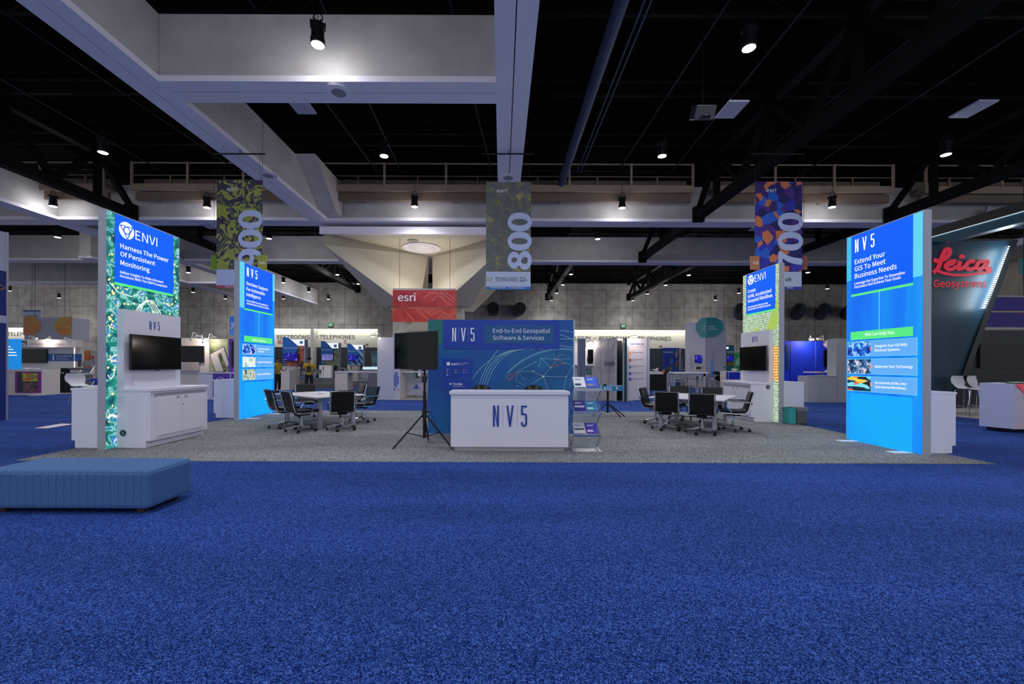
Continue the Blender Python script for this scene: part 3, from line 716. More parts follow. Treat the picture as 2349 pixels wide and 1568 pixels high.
# --- left rear panel: Decision Support
L2 = panel_thing('lit blue panel reading Decision Support For Actionable Intelligence', -6.94, 11.3, 13.05, 4.24, 1)
setface(L2, BASE)
a0, a1, bb = field(L2, 560.5, 625, 706, 0)
MB().fbox(SIDE, -L2.hw + .006, a0, bb, L2.h - .02, 0, .002).build('pale_corner_field', CYN, L2.T)
MB().fbox(SIDE, a1, L2.hw - .006, bb + .4, L2.h - .02, 0, .002).build('pale_corner_field', CYN, L2.T)
nv5(L2, 565.7, 612, 589.5, 633, TXTWL, .006, mt('faint blue line', '4d8df8', .4, emit=.8))
L2.text('lettering', [('Decision Support', 565, 652.5, 614, 7.4, .02), ('For Actionable', 565, 665.5, 607, 7.4, .02), ('Intelligence', 565, 678, 597.5, 7.4, .02),
    ('Interact With Your Geospatial Data', 565, 690.6, 614, 4, .01), ('And Make Better Business Decisions', 565, 697, 616.5, 4, .01)], TXTWL)
vline(L2, 593.8, 713, 770)
rect3(L2, 'green_bar', 560, 769, 624.5, 783, GRN, 0, .004)
L2.text('lettering', [('NV5 Can Help You:', 579, 781.5, 609, 4.6, .005)], TXTWL)
tile(L2, 556, 787.5, 627.5, 813, 585.5, 3, [('Increase Operational', 591, 617.5), ('Awareness', 591, 605.5)])
tile(L2, 556, 817, 627.5, 842, 585.5, 4, [('Empower The Enterprise', 590.5, 622)])
tile(L2, 556, 846, 627.5, 872.5, 585.5, 5, [('Improve Field Efficiency', 590, 621)])
rect3(L2, 'cyan_field', 560, 877, 624, 958, CYB, 0, .002)

def envi(f, x0, yb, x1, cap, gx, gy, gr, rows, small):
    f.text('logo', [('ENVI', x0, yb, x1, cap, -.0)], TXTWL, .006)
    a, b = f.pt(gx, gy); a2, _ = f.pt(gx + gr, gy); r = abs(a2 - a)
    G_ = MB().disc(f.fr, a, b, r, r * .98, .003, .007, 30).build('globe_logo', TXTWL, f.T)
    mb = MB()
    for k in range(3):
        t0 = k * 2 * PI / 3 + .5; pts = []
        for i in range(13):
            s = i / 12; ang = t0 + s * 2.3; rr = r * (.95 - .95 * math.sin(s * PI) * .55); pts.append((a + rr * math.cos(ang), b + rr * math.sin(ang)))
        mb.ribbon(f.fr, pts, r * .09, .007, .001)
        pts = [(a + r * .42 * math.cos(t0 + q * 2.1 / 6) , b + r * .42 * math.sin(t0 + q * 2.1 / 6)) for q in range(7)]
        mb.ribbon(f.fr, pts, r * .12, .007, .001)
    mb.build('globe_line', BLU, G_)
    f.text('lettering', rows, TXTWL)
# --- left front panel: Harness The Power
L1 = panel_thing('lit panel reading Harness The Power Of Persistent Monitoring, aerial picture edge', -6.79, 7.33, 8.99, 4.15, 1, plates=False)
setface(L1, AERIAL)
a0, a1, bb = field(L1, 263, 397, 646, 0)
envi(L1, 309.6, 548.5, 360, 21, 290, 529, 17, [('Harness The Power', 275.3, 568, 386, 10.5, .02), ('Of Persistent', 275.5, 586.5, 355, 10.5, .02), ('Monitoring', 275.5, 606.5, 342.5, 10.5, .02),
    ('Deliver Insights To Make Informed', 275, 626, 373, 6, .008), ('Decisions With The ENVI Ecosystem', 275, 635, 382.5, 6, .008)], 0)
mb = MB(); random.seed(3)
for i in range(150):
    u = random.random(); a = -L1.hw + .04 + random.random() * (2 * L1.hw - .08); b = 2.15 + .95 * random.random() ** 1.3 if u < .62 else .3 + 3.6 * random.random()
    if u >= .62: a = -L1.hw + .03 + .12 * random.random() if random.random() < .6 else L1.hw - .12 * random.random() - .03
    r = .010 + .016 * random.random()
    if not (a0 - .03 < a < a1 + .03 and b > bb - .07): mb.disc(SIDE, a, min(b, 4.0), r, r, 0, .003, 8)
mb.build('picture_dot', mt('lit warm dots', 'fff0b4', .4, emit=LIT), L1.T)
mb = MB()
for k in range(4):
    o = .05 * k; mb.ribbon(SIDE, [(-.45 + o, 2.1), (-.2 + o, 2.55 + .04 * k), (.0 + o, 2.72), (.18 + o, 2.5), (.16 + o, 2.1)], .012, .001)
mb.ribbon(SIDE, [(-.78, 2.9), (-.6, 2.75), (-.35, 2.72), (-.2, 2.78)], .01, .001).ribbon(SIDE, [(-.8, 1.55), (-.7, 1.62), (-.55, 1.68)], .02, .001).ribbon(SIDE, [(-.8, 1.3), (-.75, 1.22), (-.68, 1.3), (-.66, 1.45)], .015, .001).ribbon(SIDE, [(-.8, .55), (-.72, .6), (-.62, .55)], .04, .001)
mb.build('picture_line', TXTWL, L1.T)
# --- right rear panel: Create AI/ML
R2 = panel_thing('lit panel reading Create AI/ML Accelerated Geospatial Workflows, mosaic picture edge', 7.24, 11.14, 12.8, 4.19, -1, plates=False)
setface(R2, MOSAIC)
a0, a1, bb = field(R2, 1712, 1778.5, 721, 0)
envi(R2, 1731.5, 647, 1757, 16, 1722.5, 642, 6.8, [('Create', 1716, 672.5, 1734, 7.4, .02), ('AI/ML Accelerated', 1716, 684, 1769.5, 7.4, .02), ('Geospatial Workflows', 1716, 694.5, 1772.5, 7.4, .02),
    ('Generate Faster, More Accurate', 1716, 706.7, 1762, 4, .008), ('Results With The ENVI Ecosystem', 1716, 712.3, 1768, 4, .008)], 0)
MB().prism(SIDE, [(-.8, 1.95), (-.2, 2.6), (.2, 2.35), (.8, 3.3), (.8, 2.6), (.2, 1.95)], 0, .002).build('picture_band', MOS2, R2.T)
MB().prism(SIDE, [(.4, 1.25), (.82, 1.05), (.82, 2.0), (.4, 2.1)], 0, .002).build('picture_band', art('lit warm mosaic', 'dots', 14, [(.0, '6a1420'), (.3, 'e8604a'), (.36, 'f0c84a'), (.6, 'f6e890')], LIT, .4, .2), R2.T)

# --- kiosks with counter, upright and screen
DOORG = mt('door gap grey', '8f91a0', .6)
PORTM = mt('cable port black', '15161a', .5)
def port(mb, mb2, fr, a, b, c, r=.055):
    mb.disc(fr, a, b, r, r, c, c + .004, 20)
    mb2.ribbon(fr, [(a - r * .9, b + r * .9), (a + r * .9, b - r * .9)], .012, c + .004, .002).ribbon(fr, [(a - r * .6, b - r * .9), (a + r * .8, b + r * .8)], .01, c + .004, .002)
def kiosk(f, label, tvlabel, side, pa, pb, logopx):
    T = thing('display_kiosk', label, 'display kiosk', (f.Xf, f.mid, 0), 0 if side > 0 else PI, None)
    s = side
    def Y(a, b): return (min(a * s, b * s), max(a * s, b * s))
    y0, y1 = Y(-.63, .83); zt = 1.052
    MB().box(.004, .60, y0, y1, .13, zt - .05).build('cabinet', WHITE, T)
    MB().box(.004, .52, y0, y1, 0.009, .13).build('plinth', WHITE, T)
    MB().box(.004, .63, y0 - .01, y1 + .01, zt - .05, zt).build('worktop', WHITE, T, .003)
    MB().box(.004, .125, y0, Y(-.63, .70)[1] if s > 0 else y1, zt, 2.46).build('upright', WHITE, T) if s > 0 else MB().box(.004, .125, Y(-.63, .70)[0], y1, zt, 2.46).build('upright', WHITE, T)
    # back board behind the screen, slightly narrower
    b0, b1 = Y(-.45, .55); MB().box(.125, .15, b0, b1, zt, 1.62).build('back_board', mt('white board', 'cfcfdd', .4), T)
    c0, c1 = Y(-.55, .76); MB().box(.60, .603, c0, c1, .9, .965).build('recessed_strip', mt('grey strip', 'a0a1b0', .5), T)
    md = Y(.10, .10)[0]
    for d0, d1, h in ((-.47, .095, .05), (.105, .70, .15)):
        q0, q1 = Y(d0, d1); D_ = MB().box(.60, .612, q0, q1, .2, .89).build('door', WHITE, T, .002)
        MB().box(.612, .622, (md + (-.1 if (d0 < 0) == (s > 0) else .1)) - .035, (md + (-.1 if (d0 < 0) == (s > 0) else .1)) + .035, .855, .885).build('handle', mt('grey strip', 'a0a1b0', .5), D_)
    MB().box(.6, .6015, min(-.52 * s, .75 * s), max(-.52 * s, .75 * s), .15, .155).build('gap_line', DOORG, T)
    MB().cyl((.612, md + .03 * s, .72), (.62, md + .03 * s, .72), .012, n=10).build('lock', STEEL, T)
    # cable port on the face turned to the aisle
    FF = Fr((0, 0, 0), (s, 0, 0), (0, 0, 1), (0, -s, 0)); yn = y0 if s > 0 else y1
    FF = Fr((0, yn, 0), (1 * s, 0, 0), (0, 0, 1), (0, -s, 0))
    m1, m2 = MB(), MB(); port(m1, m2, FF, pa * s if s < 0 else pa, pb, 0.0); P_ = m1.build('cable_port', PORTM, T); m2.build('port_cross', STEEL, P_)
    mb = MB(); lb = logopx
    a0 = lb[0] if s > 0 else lb[0]; polylogo(mb, Fr((.125, 0, 0), (0, 1, 0), (0, 0, 1), (1, 0, 0)), a0, lb[1], .24, .16, .001, .02, .003); mb.build('logo', mt('logo blue', '1b3f9a', .5), T)
    return T
kiosk(L1, 'white display kiosk with cabinet doors against the Harness The Power panel', '', 1, .12, .27, (-.08, 2.14))
kiosk(R2, 'white display kiosk with cabinet doors against the Create AI/ML panel', '', -1, .15, .93, (-.12, 2.16))
def tvset(name_label, Xc, near, far, z0, z1, side, cat='television'):
    mid = (near + far) / 2; hw = (far - near) / 2
    T = thing('television', name_label, cat, (Xc, mid, z0), 0 if side > 0 else PI, None); h = z1 - z0
    MB().box(-.045, 0, -hw, hw, 0, h).build('case', BLACKP, T, .004)
    MB().box(0, .003, -hw + .012, hw - .012, .02, h - .012).build('screen', GLOSS, T)
    MB().box(-.02, .002, -.05, .05, -.012, .0).build('sensor_bar', BLACKP, T)
    MB().box(-.083, -.045, -.25, .25, .12, h - .12).build('wall_bracket', BLACKM, T)
    MB().box(.003, .0035, -.02, .02, .006, .014).build('brand_mark', mt('grey mark', '55575e', .5), T)
tvset('large black screen on the left kiosk upright', -6.555, 7.56, 8.74, 1.375, 2.02, 1)
tvset('black screen on the right rear kiosk upright', 6.98, 11.27, 12.5, 1.36, 2.03, -1)

# --- counters on the outer side of the panels
def storage(label, x0, x1, near, far, px, pz, outer):
    T = thing('storage_counter', label, 'counter', ((x0 + x1) / 2, near, 0)); hw = (x1 - x0) / 2
    k = -1 if outer < 0 else 1
    MB().box(-hw + (.06 if k < 0 else 0), hw - (.06 if k > 0 else 0), 0, far - near, .009, .14).build('plinth', WHITE, T)
    MB().box(-hw, hw, 0, far - near, .14, 1.02).build('cabinet', WHITE, T)
    MB().box(-hw - (.02 if k < 0 else 0), hw + (.02 if k > 0 else 0), -.003, far - near, 1.02, 1.06).build('worktop', WHITE, T, .003)
    m1, m2 = MB(), MB(); port(m1, m2, Fr((0, -.001, 0), (1, 0, 0), (0, 0, 1), (0, -1, 0)), px, pz, 0); P_ = m1.build('cable_port', PORTM, T); m2.build('port_cross', STEEL, P_)
storage('white counter on the outer side of the Harness The Power panel', -7.57, -6.94, 7.52, 8.9, .27, .93, -1)
storage('white counter on the outer side of the Extend Your GIS panel', 7.2, 7.80, 7.32, 8.6, -.27, .26, 1)
storage('white counter behind the Decision Support panel', -7.92, -7.09, 11.75, 12.9, .2, .98, -1)
storage('white counter behind the Create AI/ML panel', 7.39, 8.16, 11.5, 12.7, -.35, .9, 1)
# waste bins
def bin_(label, px, w_, h_, m, liner):
    g = G(px, 972); T = thing('waste_bin', label, 'waste bin', (g.x, g.y, .008))
    MB().prism(Fr((0, 0, 0), (1, 0, 0), (0, 1, 0), (0, 0, 1)), [(-w_ / 2, -.12), (w_ / 2, -.12), (w_ / 2, .12), (-w_ / 2, .12)], 0, h_).build('body', m, T, .02)
    MB().box(-w_ / 2 - .01, w_ / 2 + .01, -.13, .13, h_ - .03, h_).build('rim', m, T, .008)
    if liner:
        mb = MB().prism(Fr((0, 0, 0), (1, 0, 0), (0, 1, 0), (0, 0, 1)), [(-w_ / 2 - .015, -.136), (w_ / 2 + .015, -.136), (w_ / 2 + .015, .136), (-w_ / 2 - .015, .136)], h_ - .09, h_ + .012)
        mb.build('bin_liner', mt('clear bin liner', '8f959c', .25, alpha=.6), T)
bin_('teal waste bin behind the Create AI/ML panel', 1811, .19, .42, mt('teal plastic', '2f9c98', .5), False)
bin_('dark grey waste bin with clear liner beside the teal bin', 1832.5, .26, .42, mt('dark grey plastic', '55585c', .5), True)

# --- back wall of the booth
BWM = art('blue teal printed wall', 'noise', .7, [(.32, '0b3f9c'), (.5, '0a5aa8'), (.66, '0b6f96')], 0, .55, .4, (.7, 1, .5))
BW_ = bgface('back_wall', 'blue printed booth back wall reading End-to-End Geospatial Software & Services', 'booth wall', 982, 733, 1317, 994, 9.26, .16, BWM, 'panel', True)
BW_.rect('corner_field', 982, 733.5, 1015.5, 790, mt('teal field', '12706f', .5), 0, .001)
BW_.rect('title_field', 1017, 734, 1282.5, 800.3, mt('title blue', '0b3da8', .5), 0, .014)
BW_.rect('title_field', 1110.5, 745, 1270, 787.5, mt('green blue field', '0e5f86', .5, noise=(1.0, '0a4f98', .35, .65)), .014, .016)
BW_.rect('side_strip', 1315.6, 733, 1317.2, 994, mt('silver strip', 'b8c0cc', .3, .6), 0, .006)
nv5(BW_, 1037.5, 751.5, 1088.5, 782.5, TXTW, .015)
BW_.text('lettering', [('End-to-End Geospatial', 1130.5, 763, 1261.5, 9.5), ('Software & Services', 1130.5, 779, 1248, 9.5)], TXTW, .018)
LN = mt('pale line print', '8fc6d6', .5); LN2 = mt('orange line print', 'd0704a', .5)
def arcp(p0, p1, bulge, n=14):
    mx, my = (p0[0] + p1[0]) / 2, (p0[1] + p1[1]) / 2; dx, dy = p1[0] - p0[0], p1[1] - p0[1]
    return [(p0[0] + dx * t - dy * bulge * 4 * t * (1 - t), p0[1] + dy * t + dx * bulge * 4 * t * (1 - t)) for t in [i / n for i in range(n + 1)]]
gl = [(1140 + 0, 895)] + [(x, 970 - math.sqrt(max(0, 170 ** 2 - (x - 1290) ** 2))) for x in range(1142, 1317, 8)] + [(1316, 802), (1316, 895)]
BW_.poly('globe_print', gl, mt('globe blue', '0b6aa6', .5, noise=(2.0, '0a5392', .35, .65)), .001, .002)
BW_.lines('globe_rim', [[(x, 970 - math.sqrt(max(0, 170 ** 2 - (x - 1290) ** 2))) for x in list(range(1165, 1316, 6)) + [1315]]], .035, mt('pale rim print', '5f9cc4', .5), .002)
BW_.lines('arc_print', [arcp((1084, 868), (1178, 802), -.1), arcp((1107, 882), (1200, 801), -.2), arcp((1112, 882), (1225, 801), -.22), arcp((1117, 882), (1245, 801), -.22), arcp((1100, 882), (1143, 802), -.06),
    arcp((1284, 758), (1316, 762), -.02), arcp((1284, 767), (1316, 780), -.03), arcp((1284, 777), (1316, 776), .02), arcp((1284, 792), (1316, 796), .02)], .011, LN, .003)
net = [[(1204, 871), (1187, 852), (1223, 851), (1246, 863), (1263, 843), (1240, 821), (1242, 821), (1237, 839)], [(1246, 863), (1299, 864), (1315, 838), (1293, 832), (1280, 823), (1263, 843)], [(1246, 863), (1257, 893)], [(1246, 863), (1219, 881)], [(1187, 852), (1183, 874), (1204, 884)], [(1299, 864), (1293, 893)],
       [(1240, 821), (1273, 824), (1287, 812), (1307, 822), (1273, 824)], [(1269, 811), (1273, 824)], [(1187, 852), (1229, 829)]]
BW_.lines('network_print', net, .008, LN, .0055)
BW_.lines('triangle_print', [[(1163, 862), (1188, 851), (1167, 873), (1163, 862)], [(1280, 824), (1293, 833), (1263, 843), (1280, 824)]], .012, LN2, .0065)
mb = MB()
for x, y, r in ((1246, 863, 2.6), (1263, 843, 1.8), (1223, 851, 1.6), (1187, 885, 1.3), (1273, 824, 1.2), (1307, 822, 1), (1294, 833, 1.2), (1299, 864, 1.2), (1315, 838, 1.2), (1229, 829, 1), (1242, 821, 1), (1236, 839, 1)):
    a, b = BW_.pt(x, y); mb.disc(FRONT, a, b, r * .009, r * .009, .0075, .009, 10)
mb.build('node_print', mt('node white', 'd6eef4', .5), BW_.T)
BW_.rect('sponsor_field', 1016, 823, 1084, 866.5, mt('title blue', '0b3da8', .5), 0, .004)
BW_.rect('sponsor_field', 1016, 871, 1084, 890.5, mt('title blue', '0b3da8', .5), 0, .004)
BW_.text('lettering', [('esri', 1035, 837, 1051, 5.5, .03), ('Partner Network', 1053.5, 833.5, 1076, 1.8, .01), ('Platinum', 1053.5, 836.6, 1065, 1.8, .01), ('Trimble', 1038, 883, 1061, 5.5, .02), ('Platinum Service Partner', 1038, 886.6, 1067, 1.6, .01)], TXTW, .005)
mb = MB(); a, b = BW_.pt(1028.5, 834); mb.disc(FRONT, a, b, .04, .04, .004, .006, 20); a, b = BW_.pt(1033.5, 880); mb.disc(FRONT, a, b, .02, .024, .004, .006, 6); mb.build('logo', TXTW, BW_.T)
for k, (x, y, c) in enumerate(((1026, 847.5, '8fa0e0'), (1045, 847.5, '6f86d0'), (1064, 847.5, 'd0503a'), (1026, 853.3, 'd8603a'), (1045, 853.3, 'b8a04a'), (1064, 853.3, '8f9ae0'), (1026, 859.5, 'a8c0f0'))):
    BW_.rect('icon', x - 1.6, y - 1.6, x + 1.6, y + 1.6, mt('icon ' + c, c, .5), .004, .006)
    BW_.rect('caption_line', x + 3, y - .4, x + 10, y + .3, mt('caption', '6f86d0', .5), .004, .005)

# --- reception counter
T = thing('reception_counter', 'white reception counter with tall blue letters on its front', 'counter', (.145, 7.33, 0))
hw = 1.01
MB().box(-hw + .06, hw - .06, .06, .44, .0085, .085).build('plinth', mt('plinth grey', 'b4b2b8', .5), T)
MB().box(-hw, hw, 0, .45, .085, .985).build('body', WHITE, T, .003)
MB().box(-hw - .025, hw + .025, -.03, .5, .985, 1.043).build('worktop', WHITE, T, .006)
mb = MB(); w_ = .585; polylogo(mb, FRONT, -.285, .44, w_, .36, .0, .01, .012); mb.build('logo', mt('logo blue', '1a3f9c', .5), T)
divs(FRONT, -.285, .44, w_, .36, .0).build('logo_divider', mt('thin grey line', '9aa0b4', .5), T)

# --- stools behind the counter
for px, lb in ((1104, 'black leather chair back showing behind the reception counter, left'), (1224, 'black leather chair back showing behind the reception counter, right')):
    v = W(px, 883, 8.35); T = thing('counter_stool', lb, 'stool', (v.x, 8.4, .0085))
    mb = MB(); n = 12; pts = []
    for i in range(n + 1):
        t = -1.15 + 2.3 * i / n; pts.append((.25 * math.sin(t), -.24 * math.cos(t) + .1))
    vs = []; fs = []
    for i, (x, y) in enumerate(pts):
        s_ = 1 - abs(2 * i / n - 1) ** 3; zt = .8 + .3 * s_ + .0
        q = Vector((x, y - .0)); o_ = q.normalized() * .03
        vs += [(x, y, .72), (x, y, zt), (x + o_.x, y + o_.y, zt - .01), (x + o_.x, y + o_.y, .72)]
    for i in range(n):
        a = 4 * i; b = a + 4; fs += [(a, a + 1, b + 1, b), (a + 1, a + 2, b + 2, b + 1), (a + 2, a + 3, b + 3, b + 2), (a + 3, a, b, b + 3)]
    fs += [(0, 3, 2, 1), (4 * n, 4 * n + 1, 4 * n + 2, 4 * n + 3)]
    MB().add(vs, fs).build('backrest', LEATHER, T, smooth=True)
    MB().lathe([(.18, .66), (.22, .68), (.23, .72), (.2, .75), (.05, .755)], n=24).build('seat', LEATHER, T, smooth=True)
    MB().cyl((0, 0, .04), (0, 0, .67), .03, n=12).build('column', CHROME, T)
    MB().lathe([(.22, 0), (.22, .015), (.05, .04)], n=28).build('base', CHROME, T)

# --- screen on a tripod
T = thing('tripod_stand', 'black tripod stand holding a screen, left of the reception counter', 'stand', (-1.41, 7.85, .0085))
MB().cyl((0, 0, .16), (0, 0, 1.0), .028, n=14).cyl((0, 0, 1.0), (0, 0, 1.75), .021, n=14).build('pole', BLACKM, T)
MB().cyl((0, 0, .52), (0, 0, .66), .045, n=14).build('collar', BLACKP, T)
MB().cyl((.045, 0, .62), (.09, 0, .62), .018, n=10).build('knob', BLACKP, T)
MB().cyl((0, 0, .14), (0, 0, .19), .036, n=14).build('lower_collar', BLACKP, T)
for an in (math.radians(-146), math.radians(-25), math.radians(93)):
    d = Vector((math.cos(an), math.sin(an), 0)); e = .585
    lg = MB().cyl(d * .04 + Vector((0, 0, .56)), d * e + Vector((0, 0, .015)), .016, n=8).build('leg', BLACKM, T)
    MB().cyl(d * (e - .02) + Vector((0, 0, .03)), d * (e + .015) + Vector((0, 0, .0)), .021, n=8).build('rubber_foot', BLACKP, lg)
    MB().cyl(d * .03 + Vector((0, 0, .17)), d * .33 + Vector((0, 0, .26)), .008, n=6).build('brace', BLACKM, T)
MB().obox((.0, -.03, 1.22), (.09, .07, .12)).build('power_box', BLACKP, T, .01)
MB().obox((-.09, -.02, 1.36), (.05, .05, .17)).build('card_holder', mt('white plastic', 'd8d8e0', .4), T, .004)
MB().tube([(.03, 0, 1.2), (.06, -.02, 1.0), (.035, -.02, .7), (.13, -.03, .6), (.2, 0, .4), (.1, -.02, .3), (.05, 0, .05)], .005, 6).build('cable', BLACKP, T)
A = Vector((-2.035, 8.11, 0)); B = Vector((-1.135, 7.47, 0)); an = math.atan2(B.y - A.y, B.x - A.x); C_ = (A + B) / 2
T = thing('television', 'black screen on the tripod stand, turned to the left', 'television', (C_.x, C_.y, 1.41), an)
MB().box(-.552, .552, 0, .045, 0, .68).build('case', BLACKP, T, .004)
MB().box(-.54, .54, -.003, 0, .02, .668).build('screen', GLOSS, T)
MB().box(-.2, .2, .045, .12, .1, .5).build('wall_bracket', BLACKM, T)
MB().box(-.05, .05, 0, .03, -.012, 0).build('sensor_bar', BLACKP, T)

# --- brochure rack (zig-zag)
T = thing('brochure_rack', 'silver and acrylic zigzag brochure rack beside the reception counter', 'rack', (1.48, 7.53, .0085))
ACR = mt('clear acrylic', 'c9d0dc', .08, alpha=.22)
hw = .22; zs = [.03, .29, .72 - .12, 1.06]   # not evenly spaced in the photo
tray = [(.22, .32, .5), (.62, .72, .9), (1.0, 1.1, 1.285)]
K_ = []
mbr = MB()
levels = [(.27, .44), (.66, .84), (1.06, 1.27)]
for i, (zf, zb) in enumerate(levels):
    # tilted tray: low lip in front, high edge at the back
    tr = MB().hexa([(-hw, -.16, zf), (hw, -.16, zf), (hw, .12, zb), (-hw, .12, zb), (-hw, -.16, zf + .008), (hw, -.16, zf + .008), (hw, .12, zb + .008), (-hw, .12, zb + .008)]).build('tray', ACR, T)
    MB().box(-hw - .01, hw + .01, -.175, -.16, zf - .02, zf + .025).build('tray_lip', STEEL, tr)
    MB().tube([(-hw, -.17, zf), (-hw, .12, zb), (hw, .12, zb), (hw, -.17, zf)], .008, 6).build('tray_frame', STEEL, tr)
    zn = levels[i - 1][1] if i else .03
    # backward slanting acrylic sheet below each tray
    sh = MB().hexa([(-hw, -.16, zf - .03), (hw, -.16, zf - .03), (hw, -.155, zf - .03), (-hw, -.155, zf - .03), (-hw, .1, zn + .01), (hw, .1, zn + .01), (hw, .105, zn + .01), (-hw, .105, zn + .01)]).build('acrylic_sheet', ACR, T)
    for sx in (-1, 1):
        x = sx * (hw + .012)
        MB().tube([(x, -.17, zf), (x, .14, zn)], .007, 6).tube([(x, .12, zb), (x + sx * .05, -.02, (zf + zn) / 2 + .1), (x, .1, zn)], .006, 6).build('side_bar', STEEL, T)
MB().box(-hw - .02, hw + .04, -.24, .14, 0, .012).tube([(-hw, .12, .02), (hw, .12, .02)], .01, 6).build('base', mt('silver base', 'a6aab4', .3, .5), T)
BR = [('white brochure with a dark skyline, left side of the top rack tray', 0, 2, 'e6e9f0', '1f4a6a', .24), ('bright blue brochure, right side of the top rack tray', 1, 2, '2f5fe0', 'b08a7a', .2),
      ('dark purple brochure, left side of the middle rack tray', 0, 1, '2a2a86', 'c8c8d8', .4), ('teal brochure, right side of the middle rack tray', 1, 1, '1580b0', 'c8d0d8', .2),
      ('pale grey brochure with a dark box, left side of the bottom rack tray', 0, 0, 'c6c8d2', '20242c', .35), ('violet brochure with a figure, right side of the bottom rack tray', 1, 0, '3420a8', 'c8b8d8', .2)]
for lb, sd, lvn, c1, c2, q in BR:
    zf, zb = levels[lvn]; an = math.atan2(zb - zf, .28)
    b = thing('brochure', lb, 'brochure', (1.48 + (-.108 if sd == 0 else .108), 7.53 - .02, .0085 + (zf + zb) / 2 + .02), 0); b.rotation_euler = (an, 0, 0)
    MB().box(-.1, .1, -.135, .14, 0, .01).build('pages', mt('print ' + c1, c1, .45), b)
    MB().box(-.085, .085 if q > .3 else .02, -.1 if q < .3 else -.05, -.1 + q * .25, .01, .011).build('cover_picture', mt('print ' + c2, c2, .45), b)
    MB().box(-.07, .05, .075, .085, .01, .011).box(-.07, .02, .055, .063, .01, .011).build('cover_title', TXTW if c1 not in ('e6e9f0', 'c6c8d2') else mt('logo blue', '1a3f9c', .5), b)

# --- CLASS sign on a tripod
g = G(1394, 953); T = thing('tripod_stand', 'black tripod stand under the blue CLASS sign', 'stand', (g.x, g.y, .0085))
MB().cyl((0, 0, .08), (0, 0, .86), .032, n=14).build('pole', BLACKM, T)
for k in range(4): MB().cyl((0, 0, .66 + k * .04), (0, 0, .675 + k * .04), .042, n=12).build('ring', BLACKP, T)
for an in (math.radians(-60), math.radians(-35), math.radians(-170)):
    d = Vector((math.cos(an), math.sin(an), 0)); e = .5 if an > -2 else .45
    lg = MB().cyl(d * .04 + Vector((0, 0, .34)), d * e + Vector((0, 0, .02)), .017, n=8).build('leg', BLACKM, T)
    MB().cyl(d * (e - .02) + Vector((0, 0, .02)), d * (e + .02) + Vector((0, 0, 0)), .022, n=8).build('rubber_foot', BLACKP, lg)
    MB().cyl(d * .03 + Vector((0, 0, .1)), d * .28 + Vector((0, 0, .17)), .007, n=6).build('brace', BLACKM, T)
f = bgface('class_sign', 'blue sign board reading CLASS on the tripod by the brochure rack', 'sign', 1352, 884.5, 1429.5, 896, g.y - .06, .3, mt('sign blue', '1d7fb8', .5), 'board')
f.text('lettering', [('CLASS', 1371, 894.8, 1403.5, 8, .03)], TXTW, .004)
f.rect('badge', 1413, 886.5, 1417, 892.5, mt('cream badge', 'd8d2b0', .5), .0, .005)
MB().obox((-.02, .1, .17), (.09, .09, .05)).build('clip', BLACKP, f.T)

